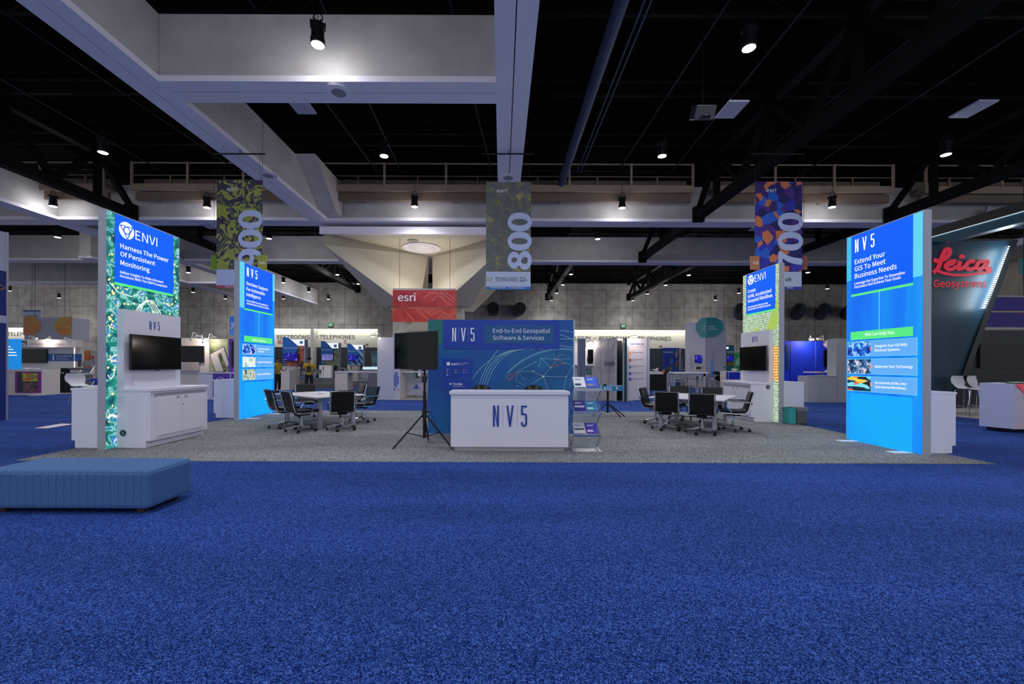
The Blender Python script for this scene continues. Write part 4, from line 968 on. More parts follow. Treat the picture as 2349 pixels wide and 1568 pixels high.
# --- office chairs
def office_chair():
    T = thing('office_chair', 'x', 'chair', (0, 0, 0), 0, None)
    def slab(prof, y0, y1, th):   # prof in (x, z); thickness normal to it
        L = []; 
        for i, (x, z) in enumerate(prof):
            q0 = prof[max(i - 1, 0)]; q1 = prof[min(i + 1, len(prof) - 1)]; d = Vector((q1[0] - q0[0], q1[1] - q0[1])).normalized()
            L.append((x, z, -d.y * th / 2, d.x * th / 2))
        vs = []; fs = []
        for x, z, nx, nz in L: vs += [(x + nx, y0, z + nz), (x + nx, y1, z + nz), (x - nx, y1, z - nz), (x - nx, y0, z - nz)]
        for i in range(len(L) - 1):
            a = 4 * i; b = a + 4; fs += [(a, a + 1, b + 1, b), (a + 1, a + 2, b + 2, b + 1), (a + 2, a + 3, b + 3, b + 2), (a + 3, a, b, b + 3)]
        fs += [(0, 3, 2, 1), (4 * len(L) - 4, 4 * len(L) - 3, 4 * len(L) - 2, 4 * len(L) - 1)]
        return vs, fs
    pb = [(-.19, .46), (-.235, .50), (-.26, .58), (-.285, .68), (-.315, .79), (-.345, .90)]
    MB().add(*slab(pb, -.235, .235, .055)).build('backrest', LEATHER, T, .012)
    MB().obox((-.298, 0, .685), (.006, .44, .008), 0, 0, .25).build('seam', BLACKP, T)
    MB().add(*slab([(-.22, .46), (-.1, .445), (.1, .45), (.24, .455), (.28, .44)], -.24, .24, .075)).build('seat', LEATHER, T, .015)
    for s in (-1, 1):
        y = s * .252
        MB().tube([(-.375, y, .905), (-.315, y, .70), (-.285, y, .56), (-.255, y, .46), (-.2, y, .415), (0, y, .405), (.2, y, .415), (.27, y, .425)], .013, 6).build('side_rail', CHROME, T)
        y2 = s * .3
        MB().tube([(-.315, y, .62), (-.33, y2, .66), (-.25, y2, .675), (.08, y2, .665), (.17, y2, .64), (.175, y2, .58), (.08, y2, .44), (.05, y, .41)], .012, 6).build('armrest', CHROME, T)
        MB().tube([(-.25, y2, .687), (.08, y2, .677)], .014, 6).build('arm_pad', BLACKP, T)
    MB().tube([(-.365, -.252, .89), (-.365, .252, .89)], .012, 6).build('top_rail', CHROME, T)
    MB().box(-.13, .15, -.1, .1, .35, .40).obox((.02, .16, .36), (.03, .2, .02)).build('mechanism', BLACKM, T, .01)
    MB().cyl((0, 0, .1), (0, 0, .24), .03, n=14).cyl((0, 0, .22), (0, 0, .37), .018, n=12).build('gas_lift', CHROME, T)
    base = MB().cyl((0, 0, .09), (0, 0, .15), .045, n=14)
    for k in range(5):
        a = k * 2 * PI / 5 + .3; c, s = math.cos(a), math.sin(a); e = .32; w_ = .02
        base.hexa([(c * .03 + s * w_, s * .03 - c * w_, .10), (c * e + s * w_ * .6, s * e - c * w_ * .6, .07), (c * e - s * w_ * .6, s * e + c * w_ * .6, .07), (c * .03 - s * w_, s * .03 + c * w_, .10),
                   (c * .03 + s * w_, s * .03 - c * w_, .14), (c * e + s * w_ * .6, s * e - c * w_ * .6, .09), (c * e - s * w_ * .6, s * e + c * w_ * .6, .09), (c * .03 - s * w_, s * .03 + c * w_, .14)])
        cs = MB(); ax = Vector((-s, c, 0)); p = Vector((c * e, s * e, .028))
        cs.cyl(p - ax * .028, p - ax * .006, .028, n=12).cyl(p + ax * .006, p + ax * .028, .028, n=12).cyl(p + Vector((0, 0, .01)), p + Vector((0, 0, .055)), .012, n=8)
        cs.obox((p.x, p.y, p.z + .02), (.05, .05, .02), a)
        cs.build('caster', BLACKP, T)
    base.build('five_star_base', CHROME, T)
    return T
OC = office_chair()
chairs = [
 (653, 980.7, 46, 'black office chair at the far left of the left table, seen from behind'),
 (692, 989, 50, 'black office chair at the left table, front left, second from the lit panel'),
 (785, 985.8, 112, 'black office chair with its square back to us, front right of the left table'),
 None, None, None,
 (1530, 985.5, 66, 'black office chair with its back to us, left one in front of the right table'),
 (1610, 995, 64, 'black office chair with its back to us, right one in front of the right table'),
 (1683, 988, 158, 'black office chair seen from the side at the right end of the right table'),
]
spots = []
for c in chairs:
    if c: g = G(c[0], c[1]); spots.append((g.x, g.y, c[2], c[3]))
spots[3:3] = [(-5.5, 12.15, 308, 'black office chair facing us behind the left corner of the left table'),
              (-3.62, 11.1, 226, 'black office chair at the right end of the left table, back turned to the aisle'),
              (-4.3, 12.2, 215, 'black office chair mostly hidden behind the far side of the left table')]
spots += [(3.98, 11.0, 322, 'black office chair facing us at the left end of the right table'),
          (4.88, 11.75, 244, 'black office chair facing us behind the right table, left one'),
          (5.5, 11.15, 242, 'black office chair facing us behind the right table, right one')]
for i, (x, y, a, lb) in enumerate(spots):
    grp = 'office chairs at the left table' if i < 6 else 'office chairs at the right table'
    if i == 0: OC.location = (x, y, .0085); OC.rotation_euler = (0, 0, math.radians(a)); OC['label'] = lb; OC['group'] = grp
    else: copy_tree(OC, None, lb, grp, (x, y, .0085), math.radians(a))
def table(label, N, u, v, lu, lw, m, gro):
    T = thing('meeting_table', label, 'table', (N[0], N[1], .0085), math.radians(v))
    # local x along v (width), local y along u
    s = 1
    MB().box(0, lw, 0, lu, .715, .745).build('tabletop', m, T, .006)
    for x, y in ((.22, .22), (lw - .22, .22), (.22, lu - .22), (lw - .22, lu - .22)):
        MB().box(x - .04, x + .04, y - .04, y + .04, 0, .715).build('leg', GREY, T)
    MB().box(.2, lw - .2, .2, lu - .2, .68, .714).build('under_frame', GREY, T)
    if gro: MB().disc(Fr((0, 0, .745), (1, 0, 0), (0, 1, 0), (0, 0, 1)), lw / 2, lu / 2, .06, .06, 0, .004, 20).build('grommet', BLACKP, T)
table('pale wood-white meeting table with a cable grommet on the left side', (-4.15, 9.55), 142, 52, 2.0, 1.3, mt('pale table top', 'c9c4cc', .35), True)
table('white meeting table on the right side of the booth', (4.78, 9.15), 144, 54, 1.6, 1.9, mt('white table top', 'd4d4e0', .3), False)

# --- upholstered bench
T = thing('ottoman_bench', 'long low blue fabric bench in the left foreground', 'bench', (-4.34, 4.54, 0))
FAB = mt('blue woven fabric', '365a8c', .9, noise=(130, '4a72a4', .35, .65), bump=(160, .4))
def _stripe():
    nt = FAB.node_tree; b = nt.nodes['Principled BSDF']; src = b.inputs['Base Color'].links[0].from_socket
    tc = nt.nodes.new('ShaderNodeTexCoord'); sp = nt.nodes.new('ShaderNodeSeparateXYZ'); nt.links.new(tc.outputs['Object'], sp.inputs[0])
    ma = nt.nodes.new('ShaderNodeMath'); ma.operation = 'MULTIPLY'; ma.inputs[1].default_value = 13; nt.links.new(sp.outputs[0], ma.inputs[0])
    fr = nt.nodes.new('ShaderNodeMath'); fr.operation = 'FRACT'; nt.links.new(ma.outputs[0], fr.inputs[0])
    lt = nt.nodes.new('ShaderNodeMath'); lt.operation = 'LESS_THAN'; lt.inputs[1].default_value = .06; nt.links.new(fr.outputs[0], lt.inputs[0])
    mx = nt.nodes.new('ShaderNodeMixRGB'); nt.links.new(lt.outputs[0], mx.inputs[0]); nt.links.new(src, mx.inputs[1]); mx.inputs[2].default_value = hx('2a466e')
    nt.links.new(mx.outputs[0], b.inputs['Base Color'])
_stripe()
MB().box(-.84, .84, -.305, .305, .045, .435).build('cushion', FAB, T, .045)
for x in (-.7, .7):
    for y in (-.2, .2): MB().box(x - .035, x + .035, y - .03, y + .03, 0, .046).build('foot', mt('dark wood', '3a2418', .5), T)

# --- hanging aisle banners
def banner(num, x0, y0, x1, y1, ysplit, m, rows, stripe, smc, tag_, D=12.75):
    f = bgface('hanging_banner', 'hanging %s aisle banner with %s picture' % (num, tag_), 'banner', x0, y0, x1, y1, D, .03, None, 'x', False, 'hanging aisle banners')
    f.rect('picture_board', x0, y0, x1, ysplit, m, -.03, 0)
    f.rect('sponsor_board', x0 - .5, ysplit + .5, x1 - .5, y1, mt('banner white', 'b9c3e0', .6), -.03, 0)
    f.rect('sponsor_stripe', x0 - .5, y1 - (7 if num != '900' else 6), x1 - .5, y1, stripe, 0, .004)
    # digits, read from the bottom up
    mb = MB(); g = (x1 - x0) / 103
    xr = x1 - 1; ztop = 485 if num == '900' else 491
    a0, _ = f.pt(x1 - 54 * g, 600); a1, _ = f.pt(xr, 600)
    _, bt = f.pt(x0, ztop); _, bb = f.pt(x0, ztop + 124)
    mb.text(FRONT, num, bb, a1, bt, a1 - a0 - .04, .003, .004, .055, 0, True)
    mb.build('aisle_number', mt('digit white', 'bcc8ee', .5), f.T)
    f.text('lettering', [('esri', x0 + 24, y0 + 24, x0 + 47, 8, .01)], TXTW, .004)
    if rows: f.text('sponsor_lettering', rows, mt('sponsor print', '3a4048', .5), .004)
    b = W((x0 + x1) / 2, 352, D)
    MB().cyl((-.8, .02, b.z - f.zo), (.75, .02, b.z - f.zo), .025, n=8).build('hanging_rod', BLACKM, f.T)
    mb = MB()
    for s in (-.6, .6): mb.cyl((s, .01, f.pt(x0, y0)[1]), (s, .01, b.z - f.zo), .005, n=4)
    sx = .4 if num == '700' else 0
    mb.cyl((sx, .02, b.z - f.zo), (sx, .02, ZB + .06 - f.zo), .012, n=6)
    mb.build('hanging_wire', BLACKM, f.T)
    return f
M900 = art('yellow green and purple print', 'noise', 2.3, [(.40, '8a9a3a'), (.46, 'a3a84e'), (.50, '3a3052'), (.56, '241c46'), (.64, '6f7a3e')], 0, .55, 2.2)
M800 = art('grey and yellow print', 'noise', 4.5, [(.42, '5f6264'), (.55, '6a6c66'), (.62, '77785a'), (.66, 'b0a030'), (.72, '7d8a8e')], 0, .55, .6)
M700 = art('purple blue and orange print', 'voronoi', 4.6, [(0, '1c1466'), (.3, '2a2fae'), (.45, '1d5fd0'), (.6, '4a2a86'), (.75, '3a1a6e'), (.86, 'd07850')], 0, .55, .12, (1, 1, 1), True)
b9 = banner('900', 497, 413, 601, 660, 617, M900, [], mt('banner red', 'b8404a', .5), 0, 'a yellow-green and purple satellite')
b9.text('sponsor_lettering', [('GOLD SPONSOR', 517, 658.6, 560, 3, .02)], TXTW, .006)
b8 = banner('800', 1115.5, 417, 1217.5, 664, 622, M800, [('TECHNOLOGIES', 1136, 644.5, 1188, 9, .0), ('BOOTH', 1192, 639, 1207, 4, .0), ('1627', 1193, 645.5, 1207.5, 4.6, .02)], mt('banner blue', '1f6fc0', .5), 0, 'a grey and yellow satellite')
b8.text('sponsor_lettering', [('ROK', 1117, 644.5, 1131, 9, .0)], mt('lime print', '8fae3c', .5), .004)
b8.text('sponsor_lettering', [('PLATINUM SPONSOR', 1124, 661, 1160, 3, .01), ('PLATINUM SPONSOR', 1167, 661.5, 1203, 3, .01)], TXTW, .006)
b8.lines('map_line', [[(1120, 490), (1150, 470), (1147, 525), (1130, 545)], [(1147, 525), (1170, 535), (1185, 560)], [(1125, 430), (1165, 445), (1140, 485), (1118, 500)], [(1120, 560), (1140, 590), (1165, 570)]], .01, mt('map line', '8a8e8a', .5), .002)
b7 = banner('700', 1733, 416, 1839.5, 664, 622.5, M700, [('oft', 1801, 645, 1815, 8, .02)], mt('banner violet blue', '2233a0', .5), 0, 'a purple, blue and orange map')
b7.text('sponsor_lettering', [('SPONSOR', 1804, 661.5, 1819, 3, .01)], TXTW, .006)
for (x0, x1, lb, c, txt, ang, par) in ((590.5, 611, 'small lime 900 flag behind the tall 900 banner, right', '98a03c', '900', .35, 0), (484, 497, 'small lime flag behind the tall 900 banner, left', '7fa81e', None, -.35, 0),
    (1722, 1742.5, 'small orange 700 flag behind the tall 700 banner, left', 'b8744e', '700', -.35, 0), (1836, 1852, 'small orange flag behind the tall 700 banner, right', 'a8604c', None, -.3, 0)):
    f = bgface('hanging_flag', lb, 'banner', x0, 585 if x0 < 800 else 587, x1, 618, 12.55 if txt else 13.0, .03, mt('flag ' + c, c, .6), 'board', False, 'small flags on the aisle banners')
    if txt: f.text('lettering', [(txt, x0 + 4, 606, x1 - 3, 7, .01)], TXTW, .003)
    MB().cyl((0, .01, .3), (0, .01, CZ - f.zo), .005, n=4).build('hanging_wire', BLACKM, f.T)
# red banners on the column
f = bgface('hanging_banner', 'red banner with white lowercase lettering in front of the column', 'banner', 901, 665, 1047, 705, 20.4, .06, mt('red print', 'a3262e', .55, noise=(1.2, 'c03c3e', .4, .6)), 'board', False)
f.text('lettering', [('esri', 913, 690, 953, 17, .02)], TXTW, .004)
f.lines('line_print', [[(972, 683), (985, 672), (1010, 672), (1020, 684)], [(990, 690), (1005, 677), (1035, 700)], [(1010, 668), (1040, 692)], [(1020, 668), (1044, 686)]], .04, mt('pale red print', 'd8746c', .5), .003)
f.rect('hanging_rod', 901, 661, 1046, 664.5, mt('steel bar', '9a9aa2', .4), -.05, 0)
MB().cyl((-1.2, .02, .85), (-1.2, .02, 3.4), .01, n=5).cyl((1.2, .02, .85), (1.2, .02, 3.4), .01, n=5).build('hanging_wire', BLACKM, f.T)
f = bgface('hanging_banner', 'plain red patterned banner just below the lettered red banner', 'banner', 900.5, 706.5, 1047, 738, 20.4, .06, mt('red orange print', 'b8302c', .55, noise=(1.2, 'd0563e', .4, .6)), 'board', False)
f.lines('line_print', [[(930, 712), (950, 736)], [(955, 708), (985, 736)], [(975, 712), (990, 722), (1010, 712), (1030, 724), (1045, 716)], [(1000, 736), (1020, 716), (1044, 736)]], .04, mt('pale red print', 'd8746c', .5), .003)
MB().cyl((-1.2, .02, .6), (-1.2, .02, .75), .02, n=5).cyl((1.2, .02, .6), (1.2, .02, .75), .02, n=5).build('hanging_link', BLACKM, f.T)
# floor decals
def decal(label, pts, m):
    P = [G(*p) for p in pts]; c = sum(P, Vector()) / len(P)
    T = MB().prism(Fr((0, 0, 0), (1, 0, 0), (0, 1, 0), (0, 0, 1)), [(p.x - c.x, p.y - c.y) for p in P], .0085, .011).build('floor_decal', m); T.location = c; tag(T, label, 'floor sticker')
decal('white and red sticker on the blue carpet left of the outer white counter', [(78, 982.5), (107, 983), (163, 974.5), (163, 972.5), (140, 972)], mt('decal white', 'd9c9d6', .5))
decal('thin white sticker on the carpet before the purple poster counter', [(60, 907.5), (80, 907.8), (110, 905.5), (95, 904.8)], mt('decal white', 'd9c9d6', .5))
# ================================================================ neighbouring booths
def DG(px, py): return G(px, py).y
CREAMW = mt('warm lit booth panel', 'd9cfc8', .5)
GWHITE = mt('cool white board', 'c2c2d2', .5)
SKIRT = mt('black cloth with painted folds', '0c0d11', .9)
def _fold_shade():  # shade of the pleats painted into the colour as dark and paler bands
    nt = SKIRT.node_tree; b = nt.nodes['Principled BSDF']; tc = nt.nodes.new('ShaderNodeTexCoord')
    wv = nt.nodes.new('ShaderNodeTexWave'); wv.inputs['Scale'].default_value = 2.2; nt.links.new(tc.outputs['Object'], wv.inputs['Vector'])
    r = nt.nodes.new('ShaderNodeValToRGB'); r.color_ramp.elements[0].color = hx('050608'); r.color_ramp.elements[1].color = hx('1c2026'); nt.links.new(wv.outputs[0], r.inputs[0]); nt.links.new(r.outputs[0], b.inputs['Base Color'])
_fold_shade()
SCRN = art('lit demo screen', 'noise', 5, [(.40, '0c0a5a'), (.55, '1b1fa8'), (.62, '5a4ad0'), (.70, 'd06ab0')], .9, .3, .3)
def tvf(f, x0, y0, x1, y1, lb, lit=False, off=.0, m=None):
    t = bgface('television', lb, 'television', x0, y0, x1, y1, f.D - .07 - off, .05, BLACKP, 'case', False)
    t.rect('screen', x0 + .6, y0 + .6, x1 - .6, y1 - .6, m or (SCRN if lit else GLOSS), 0, .004)
    MB().box(-.15, .15, .05, .07 + off, .1, .3).build('wall_bracket', BLACKM, t.T)
    return t
ARMW = mt('white lamp arm', 'd8d4d0', .4); BULB = mt('warm bulb', 'ffe2b0', .5, emit=14.0)
def armlight(x, y, D, dx, lb, glow=0.0, base=None):
    """clip-on arm lamp: base on the wall edge, head out in front"""
    h = W(x, y, D - .45); b = W(x + dx, y + 6, D)
    T = thing('arm_light', lb, 'lamp', b)
    d = h - b
    MB().tube([(0, 0, 0), (d.x * .35, d.y * .4, .28), (d.x, d.y, d.z + .06)], .014, 6).build('arm', ARMW, T)
    MB().obox(d, (.22, .13, .05), 0, .4).build('head', ARMW, T)
    MB().obox(d + Vector((0, .0, -.035)), (.17, .09, .02), 0, .4).build('bulb', BULB if glow else ARMW, T)
    MB().box(-.03, .03, -.03, .05, -.08, .03).build('clamp', STEEL, T)
    if glow:
        L = bpy.data.lights.new('glow', 'POINT'); L.energy = glow; L.color = (1, .86, .72); L.shadow_soft_size = .06
        o = bpy.data.objects.new('glow', L); COL.objects.link(o); o.parent = T; o.location = d + Vector((0, -.02, -.1))
# grey bar stool used all over the hall
def stool_proto(name, seat_m, leg_m, zs, hb, wd=.44):
    T = thing(name, 'x', 'stool', (0, 0, 0))
    MB().box(-wd / 2, wd / 2, -.2, .2, zs - .03, zs + .02).build('seat', seat_m, T, .02)
    n = 8; vs = []; fs = []
    for j, (z, k) in enumerate(((zs + .08, .80), (zs + .2, 1.0), (zs + hb - .08, 1.0), (zs + hb, .78))):
        for i in range(n + 1):
            x = (i / n - .5) * wd * k; y = .22 + .06 * (1 - (2 * i / n - 1) ** 2) + (z - zs) * .12; vs += [(x, y, z), (x, y + .02, z)]
    m = 2 * (n + 1)
    for j in range(3):
        for i in range(n):
            a = j * m + 2 * i; b = a + m; fs += [(a, a + 2, b + 2, b), (a + 1, b + 1, b + 3, a + 3)]
    for i in range(n): a = 3 * m + 2 * i; fs += [(a, a + 2, a + 3, a + 1)]; a = 2 * i; fs += [(a, a + 1, a + 3, a + 2)]
    for j in range(3): a = j * m; b = a + m; fs += [(a, b, b + 1, a + 1)]; a = j * m + 2 * n; b = a + m; fs += [(a, a + 1, b + 1, b)]
    MB().add(vs, fs).build('backrest', seat_m, T, smooth=False)
    for sx in (-1, 1):
        for sy in (-1, 1): MB().cyl((sx * .17, sy * .15, zs - .03), (sx * .22, sy * .21, 0), .011, n=6).build('leg', leg_m, T)
        MB().cyl((sx * .2, .2, zs), (sx * .19, .27, zs + .25), .01, n=6).build('back_post', leg_m, T)
    MB().tube([(-.205, -.19, .25), (.205, -.19, .25), (.205, .19, .25), (-.205, .19, .25)], .009, 6, True).build('foot_ring', leg_m, T)
    return T
GS = stool_proto('bar_stool', mt('grey plastic shell', '777b88', .5), mt('dark chrome', '6a6d74', .25, .9), .72, .38)
gs_first = [True]
def stool(px, py_top, ztop, rz, lb, grp, D=None):
    """placed by the pixel of its top edge"""
    global GS
    x, y = lv(px, py_top); D = D or (H - ztop) * F / max(y - PY, .5); X = (x - PX) * D / F
    if gs_first[0]: GS.location = (X, D, 0.001); GS.rotation_euler = (0, 0, rz); GS['label'] = lb; GS['group'] = grp; gs_first[0] = False; return GS
    return copy_tree(GS, None, lb, grp, (X, D, 0.001), rz)

# ---------------- far left: navy tower
NX, NF, NN = -12.97, 11.2, 9.2
T = thing('booth_tower', 'navy and white booth tower cut off by the left edge of the photo', 'booth tower', (NX, (NF + NN) / 2, 0)); nh = W(10, 533, NF).z; nw = (NF - NN) / 2
MB().box(-.16, 0, -nw, nw, 0, nh).build('panel', mt('tower navy', '132c78', .5), T)
def _pt(px, py): x, y = lv(px, py); D = NX * F / (x - PX); return (D - (NF + NN) / 2, H - (y - PY) * D / F)
f = Face(T, SIDE, _pt)
def zb(y0, y1, name, m, c=.01, y=(-nw, nw - .03)): MB().fbox(SIDE, y[0], y[1], _pt(12, y1)[1], _pt(12, y0)[1], 0, c).build(name, m, T)
zb(533, 622, 'white_band', GWHITE); zb(724, 741, 'white_band', GWHITE)
MB().box(-.17, .015, nw - .03, nw + .01, 0, nh).build('edge_trim', mt('silver trim', 'b4b6c4', .3, .4), T)
MB().ribbon(SIDE, [(nw - .5, _pt(12, 641)[1]), (nw - .05, _pt(12, 660)[1]), (nw - .5, _pt(12, 680)[1])], .03, .012).build('orange_rule', mt('orange print', 'e08a3c', .5), T)
for y0, y1 in ((836, 862), (909, 935)): zb(y0, y1, 'text_block', mt('pale print block', '9fb0d8', .5), .012, (-nw, nw - .2))

# ---------------- left: design software booth
D0 = 23.5
f = bgface('booth_wall', 'white booth wall with Intelligent Design Software lettering', 'booth wall', 44, 779, 188, 905, D0, .12, CREAMW, 'panel', True)
f.rect('header', 44, 779, 188, 797, mt('lit warm header', 'e8dcd8', .5), .0, .35)
f.rect('side_return', 170, 797, 172, 860, mt('lit edge strip', 'fff4e6', .5, emit=1.2), 0, .01)
f.rect('graphic_band', 107, 811, 188, 828, mt('steel blue band', '2f5c9a', .5), .0, .01)
f.rect('graphic_mark', 121.5, 813, 124, 826, TXTW, .01, .014)
f.text('lettering', [('Geo-Enabled CAD', 129.5, 817.5, 165, 3.2, .01), ('For Utilities and', 129.5, 821.6, 152, 2.2, 0), ('Telecommunications', 129.5, 825, 160, 2.2, 0)], TXTW, .012)
f.rect('logo_plate', 44, 782, 78, 793, mt('logo plate', '4a4648', .5), .35, .36)
f.text('logo', [('sbs', 43, 792, 76, 7.5, .04)], TXTW, .362)
f.text('lettering', [('Intelligent Design Software', 84, 792, 161, 5.5, 0)], mt('grey brown print', '8a7f80', .6), .352)
tvf(f, 45, 800, 107, 832, 'black screen on the Intelligent Design Software wall')
armlight(110, 777, D0, 8, 'lit clip arm lamp on the Intelligent Design Software header', 30)
armlight(80, 776, D0, -16, 'unlit clip arm lamp on the Intelligent Design Software header, left')
armlight(160, 780, D0, -16, 'unlit clip arm lamp on the Intelligent Design Software header, right')
f = bgface('sign_wall', 'bright blue lit panel standing left of the Intelligent Design Software wall', 'sign', 17, 777, 43.5, 905, 21.5, .12, mt('bright blue lit', '1f93f0', .4, emit=.8), 'panel', True)
f.text('lettering', [('Trees,', 17, 797, 25, 2.6, .02), ('Inventories,', 17, 803, 31, 2.6, .02), ('Mapping Solutions', 17, 809, 38, 2.6, .02), ('and more consulting', 17, 815.5, 39, 2.6, .02)], TXTWL, .01) if 0 else f.rect('print_line', 18, 800, 30, 802, TXTWL, 0, .01)
f.rect('print_line', 18, 807, 37, 809, TXTWL, 0, .01); f.rect('print_line', 18, 813.5, 39, 815.5, TXTWL, 0, .01); f.rect('print_line', 18, 794, 24, 796, TXTWL, 0, .01)
D1 = DG(60, 906)
f = bgface('counter', 'white counter with a purple framed poster in the left booth', 'counter', 12, 848, 97, 906, D1, .8, WHITE2, 'body', True)
f.rect('worktop', 11, 846.5, 98, 850, WHITE, 0, .03)
f.rect('poster', 35, 852, 94.5, 901, mt('magenta purple print', '8a1f8e', .5), 0, .01)
f.rect('poster_field', 40.5, 854, 87, 899, mt('poster dark', '20283c', .5), .01, .014)
f.rect('poster_picture', 52, 855, 87, 875, art('heat map print', 'noise', 3, [(.35, '3a6a3a'), (.48, 'a8d040'), (.55, 'e8502a'), (.68, '50b050')], 0, .5, .5), .014, .018)
f.rect('poster_picture', 54, 878, 87, 898, art('ruin print', 'noise', 4, [(.35, '1c2420'), (.5, '8a5560'), (.6, '4a5a3a'), (.7, 'b8b8a0')], 0, .5, .8), .014, .018)
v = W(62, 846, D1); t = thing('paper_stack', 'white papers lying on the poster counter', 'papers', (v.x, D1 + .3, W(62, 848, D1).z + .03)); MB().obox((0, 0, .03), (.3, .22, .04), .3).build('papers', WHITE, t); MB().obox((-.35, 0, .03), (.25, .2, .05), -.2, .2).build('folder', WHITE, t)
f = bgface('skirted_table', 'small table with black cloth skirt beside the poster counter', 'table', 97.5, 855, 148, 900, DG(120, 900.5), .7, SKIRT, 'skirt', True)
f.rect('table_edge', 97.5, 854, 147, 856.5, mt('pale edge', '9a9aa4', .4), 0, .02)
f = bgface('booth_carpet', 'beige carpet strip in front of the left booths', 'carpet', -20, 0, -10, 0, 30, .1, None)
bpy.data.objects.remove(f.T)
rug('booth_carpet', 'beige carpet strip below the poster counter at the left', [(-27, 20.8), (-22.0, 20.2), (-17.5, 22.2), (-16, 27), (-27, 27)], TANC)
t = thing('barrier_post', 'slim pale post standing by the black skirted table', 'post', (W(148.5, 852, 22).x, 21.6, 0.01)); MB().cyl((0, 0, 0), (0, 0, 1.12), .035, n=12).build('post', mt('pale post', 'a9b4b8', .3, .5), t); MB().lathe([(.18, 0), (.16, .1), (.05, .14)], n=16).build('foot', mt('pale plastic', 'c9c4c4', .5), t); MB().obox((.2, 0, .95), (.3, .02, .05), 0, 0, -.4).build('arm', mt('pale post', 'a9b4b8', .3, .5), t)
f = bgface('counter', 'white counter with dark top behind the outer stool, left booth', 'counter', 160.5, 846, 188, 885, 22.6, .7, WHITE2, 'body', True)
f.rect('worktop', 158, 844.5, 191, 847, mt('dark edge', '2a2a30', .4), -.2, .04)
f = bgface('storage_table', 'dark draped table behind the grey shell stool, left booth', 'table', 139, 843, 160, 872, 22.7, .6, SKIRT, 'skirt', True)
f.rect('tabletop', 137, 842, 189, 844, CREAMW, -.1, .05)
stool(127.5, 838.5, 1.4, PI, 'grey shell stool behind the black skirted table at the left', 'grey shell stools', 23.0)
f = bgface('bottle_stand', 'small dark figure-shaped stand on the table in the left booth', 'stand', 178.5, 826, 183, 841, 23.4, .06, mt('dark brown', '3c3834', .5), 'stand'); 
# literature stand, coats, blue bins at the left
t = thing('brochure_rack', 'grey zigzag brochure rack beside the left front panel', 'rack', (W(200, 850, 17).x, 17, 0))
for k in range(4):
    z = .55 + k * .28; MB().hexa([(-.2, -.1, z), (.2, -.1, z), (.2, .1, z + .2), (-.2, .1, z + .2), (-.2, -.1, z + .02), (.2, -.1, z + .02), (.2, .1, z + .22), (-.2, .1, z + .22)]).build('tray', mt('grey acrylic', '70747e', .3), t)
for s in (-1, 1): MB().tube([(s * .21, .1, .05), (s * .21, -.1, .5), (s * .21, .1, .8), (s * .21, -.1, 1.1), (s * .21, .1, 1.4), (s * .21, .05, 1.6)], .012, 6).build('side_bar', STEEL, t)
MB().box(-.22, .22, -.15, .15, 0, .03).build('base', STEEL, t)
f = bgface('storage_bin', 'blue plastic bin under the shell stool at the left', 'bin', 184, 868, 224, 884, 17.6, .5, mt('royal blue plastic', '1530b4', .4), 'body'); f.T.location.z = .0; MB().box(-.45, .45, 0, .5, 0, W(200, 868, 17.6).z - 0).build('stand', mt('royal blue plastic', '1530b4', .4), f.T)
# wall poster red, white partition with alarm box
f = bgface('sign_wall', 'red and orange printed panel left of the white partition', 'sign', 188, 803, 203.5, 905, 26, .08, mt('red orange pattern', 'b8502a', .5, noise=(1.5, 'c9772e', .45, .55)), 'panel', True)
f = bgface('partition', 'plain white partition behind the left front panel', 'booth wall', 203.5, 804, 232, 905, 26.1, .1, mt('plain partition', 'aaa8b0', .6), 'panel', True)
f.rect('alarm_box', 211, 816, 215.5, 821.5, mt('alarm red', 'c0282c', .5), 0, .05)
# hanging AEC octagon sign
f = bgface('hanging_box_sign', 'grey hanging box sign with two orange octagon prints, far left', 'sign', 56, 728, 165.5, 778, 28.3, 1.2, mt('box sign grey', 'a6a6ba', .6), 'box')
OCT = mt('orange octagon print', 'c87c38', .5, noise=(.5, 'b89a3a', .45, .55))
f.poly('octagon_print', [(56, 726), (79, 726), (93, 741), (93, 755), (79, 768), (56, 768)], OCT, .0, .03); f.poly('octagon_print', [(165, 727), (140, 727), (126, 740), (126, 755), (141, 769), (165, 769)], OCT, .0, .03)
f.text('lettering', [('AEC', 60, 748, 69, 4, .02), ('AEC', 151, 751, 161, 4, .02)], mt('pale orange text', 'e8c8a0', .5), .032)
MB().cyl((-1, .1, 1.3), (-1, .1, CZ - f.zo), .01, n=4).cyl((1, .1, 1.3), (1, .1, CZ - f.zo), .01, n=4).build('hanging_wire', BLACKM, f.T)
f = bgface('hanging_banner', 'white banner with blue top edge behind the octagon sign', 'banner', 53, 711, 92.5, 768, 34, .05, mt('banner white', 'b9c3e0', .6), 'board'); f.rect('top_edge', 53, 711, 92.5, 714.5, NAVY, 0, .02)
f.text('lettering', [('HEROES', 57, 727, 89, 4.5, .0)], mt('grey brown print', '8a7f80', .6), .01) if 0 else f.rect('print_line', 60, 722.5, 88, 727, mt('grey gold print', '9a9484', .6), 0, .01)
MB().cyl((0, .02, 1.9), (0, .02, CZ - f.zo), .01, n=4).build('hanging_wire', BLACKM, f.T)

